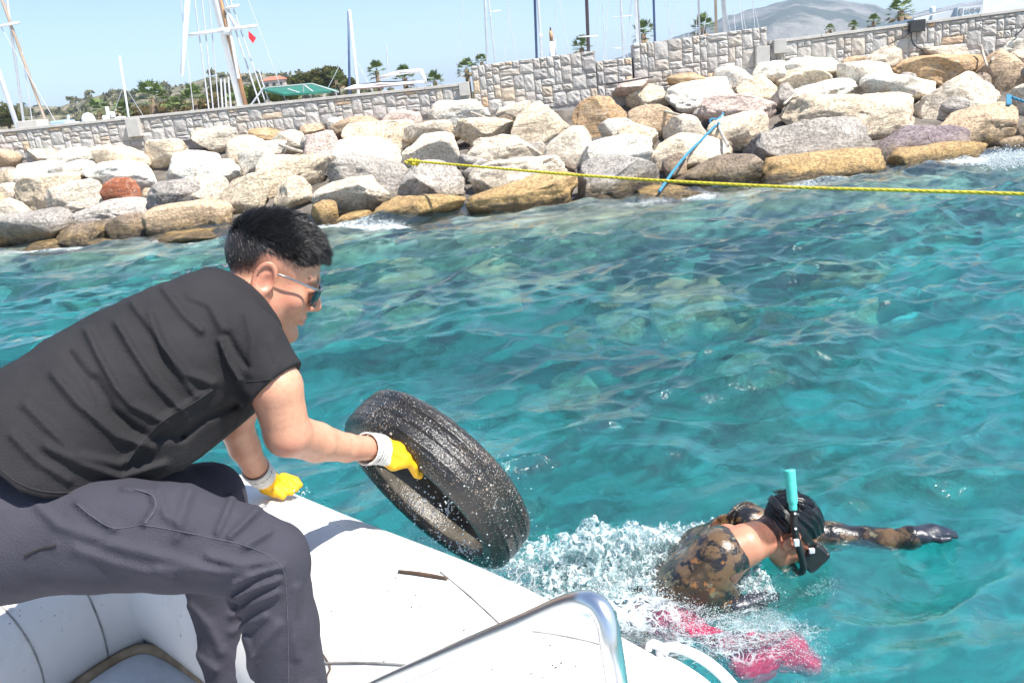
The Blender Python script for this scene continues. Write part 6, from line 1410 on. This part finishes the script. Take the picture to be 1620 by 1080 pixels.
def scatter(pa, pb, n, wd, hmax, rmin, rmax, pw=2.2):
    a, b = W(*pa, 0), W(*pb, 0); n = int(n * 2.2); t = rs.uniform(0, 1, n); d = b - a; nrm = np.array([-d[1], d[0], 0]) / (np.linalg.norm(d[:2]) + 1e-9)
    env = .35 + .65 * np.clip(vnoise(np.stack([t * 9 + pa[0], t * 0 + pa[1] * .1, t * 0], -1)) + .5, 0, 1)
    off = rs.normal(0, 1, n) * wd; z = hmax * env * np.sin(np.clip(t, .04, .96) * math.pi) ** .6 * rs.uniform(0, 1, n) ** pw * np.exp(-(off / (1.6 * wd)) ** 2)
    p = a + d * t[:, None] + nrm * off[:, None] + np.concatenate([rs.normal(0, .7 * wd + .012, (n, 2)), np.zeros((n, 1))], 1); zz = sea_height(p[:, 0], p[:, 1])[2]; p[:, 2] = zz + z
    C.append(p); Rr.append(np.exp(math.log(rmin * .6) + (math.log(rmax * .48) - math.log(rmin * .6)) * rs.uniform(0, 1, n) ** 1.6))
scatter((835, 915), (1095, 862), 4200, .050, .17, .0012, .0065); scatter((850, 935), (1080, 905), 2200, .070, .06, .0010, .0055); scatter((900, 880), (1060, 850), 2600, .03, .19, .001, .005, 1.6)
scatter((830, 905), (960, 960), 1200, .06, .05, .001, .0055); scatter((1040, 985), (1150, 960), 900, .05, .04, .001, .005); scatter((1120, 930), (1215, 915), 1300, .02, .06, .001, .006); scatter((1060, 1000), (1170, 1050), 700, .06, .03, .001, .005)
scatter((1150, 1020), (1290, 1040), 1800, .04, .05, .0008, .004); scatter((1200, 985), (1250, 1010), 300, .01, .06, .001, .004); scatter((740, 885), (840, 905), 500, .02, .06, .001, .004); scatter((1280, 935), (1325, 910), 90, .012, .03, .0012, .004); scatter((820, 880), (1130, 800), 260, .12, .16, .0007, .0022)
# torn sheets and webs of water between the drops
ra, rb = W(845, 908, 0), W(1092, 868, 0); rc = W(960, 905, 0)
def web_sdf(P):
    a2, b2 = ra[:2], rb[:2]; dd = b2 - a2; t = np.clip(((P[..., :2] - a2) @ dd) / (dd @ dd), 0, 1); off = np.linalg.norm(P[..., :2] - a2 - t[..., None] * dd, axis=-1)
    h = (.02 + .13 * np.sin(np.clip(t, .02, .98) * math.pi) ** .7 * (.45 + 1.1 * np.clip(vnoise(np.stack([t * 8, t * 0 + 3, t * 0], -1)) + .4, 0, 1))) * np.exp(-(off / .075) ** 2)
    env = np.maximum((P[..., 2] - h) * .7, -.06 - P[..., 2])
    n = fbm(P * np.array([27, 27, 20], np.float32) + 5, 3); sh = (np.abs(n) - .034) / 40
    return np.maximum(env, sh)
wl, wh = bbox([ra, rb], .2); wl[2] = -.06; wh[2] = .26
link_w = link('splash_sheet', surface_net('splash_sheet', web_sdf, wl, wh, .0034, .05), M_SPL2)
tag(link_w, 'torn white sheets of water in the splash by the diver', 'splash', kind='stuff')
C = np.concatenate(C); Rr = np.concatenate(Rr)
tag(link('splash', drops('splash', C, Rr), M_SPL), 'white foamy splash thrown up between tyre and diver', 'splash', kind='stuff')
# water running off the tyre and glinting drops round it
C2 = []; R2 = []
for k in range(520):
    a = rs.uniform(0, 6.283); rr_ = rs.uniform(.20, .30); x = rs.uniform(-.10, .10); p = TYC + Vector(tyre.rotation_euler.to_matrix() @ Vector((rr_ * math.cos(a), rr_ * math.sin(a), x)))
    p = np.array(p) + np.array([0, 0, -abs(rs.normal(0, .05))]); 
    if p[2] > .02: C2.append(p); R2.append(math.exp(rs.uniform(math.log(.0008), math.log(.0028))))
for px, py, n, s in ((660, 800, 60, 18), (715, 800, 90, 16), (735, 865, 120, 12), (480, 782, 12, 8), (780, 885, 120, 14), (690, 855, 90, 20)):
    for k in range(n): C2.append(at(px + rs.normal(0, s), py + rs.normal(0, s * .7), 1.98 + rs.normal(0, .02))); R2.append(math.exp(rs.uniform(math.log(.0009), math.log(.0035))))
tag(link('spray', drops('spray', np.array(C2), np.array(R2)), M_SPL), 'water drops running off the tyre', 'spray', kind='stuff')
# surf at the end of the ochre slab
C3 = []; R3 = []
for k in range(3600):
    t = abs(rs.normal(0, .5)); p = W(1566 + 100 * t + rs.normal(0, 8), 262 - 10 * t + rs.normal(0, 4), 0); p[2] = .02 + .16 * rs.uniform(0, 1) ** 2.6 * math.exp(-abs(t - .35) * 2) * (.4 + 1.2 * abs(math.sin(t * 9))); C3.append(p); R3.append(math.exp(rs.uniform(math.log(.003), math.log(.016))))
tag(link('surf', drops('surf', np.array(C3), np.array(R3)), M_SPL), 'white surf breaking at the end of the ochre slab', 'surf', kind='stuff')
# ================================================================ sea haze between the near shore and the far mountain
hz = MB().box((0, 0, 88), (8200, 8200, 184)).build('haze', None); hz['kind'] = 'stuff'
g = NG('pale_sea_haze'); pv = g.n('ShaderNodeVolumePrincipled', Color=(0.62, 0.76, 1.0), Density=0.00038, Anisotropy=0.2)
g.t.links.new(pv.outputs[0], g.out.inputs['Volume']); hz.data.materials.append(g.m)
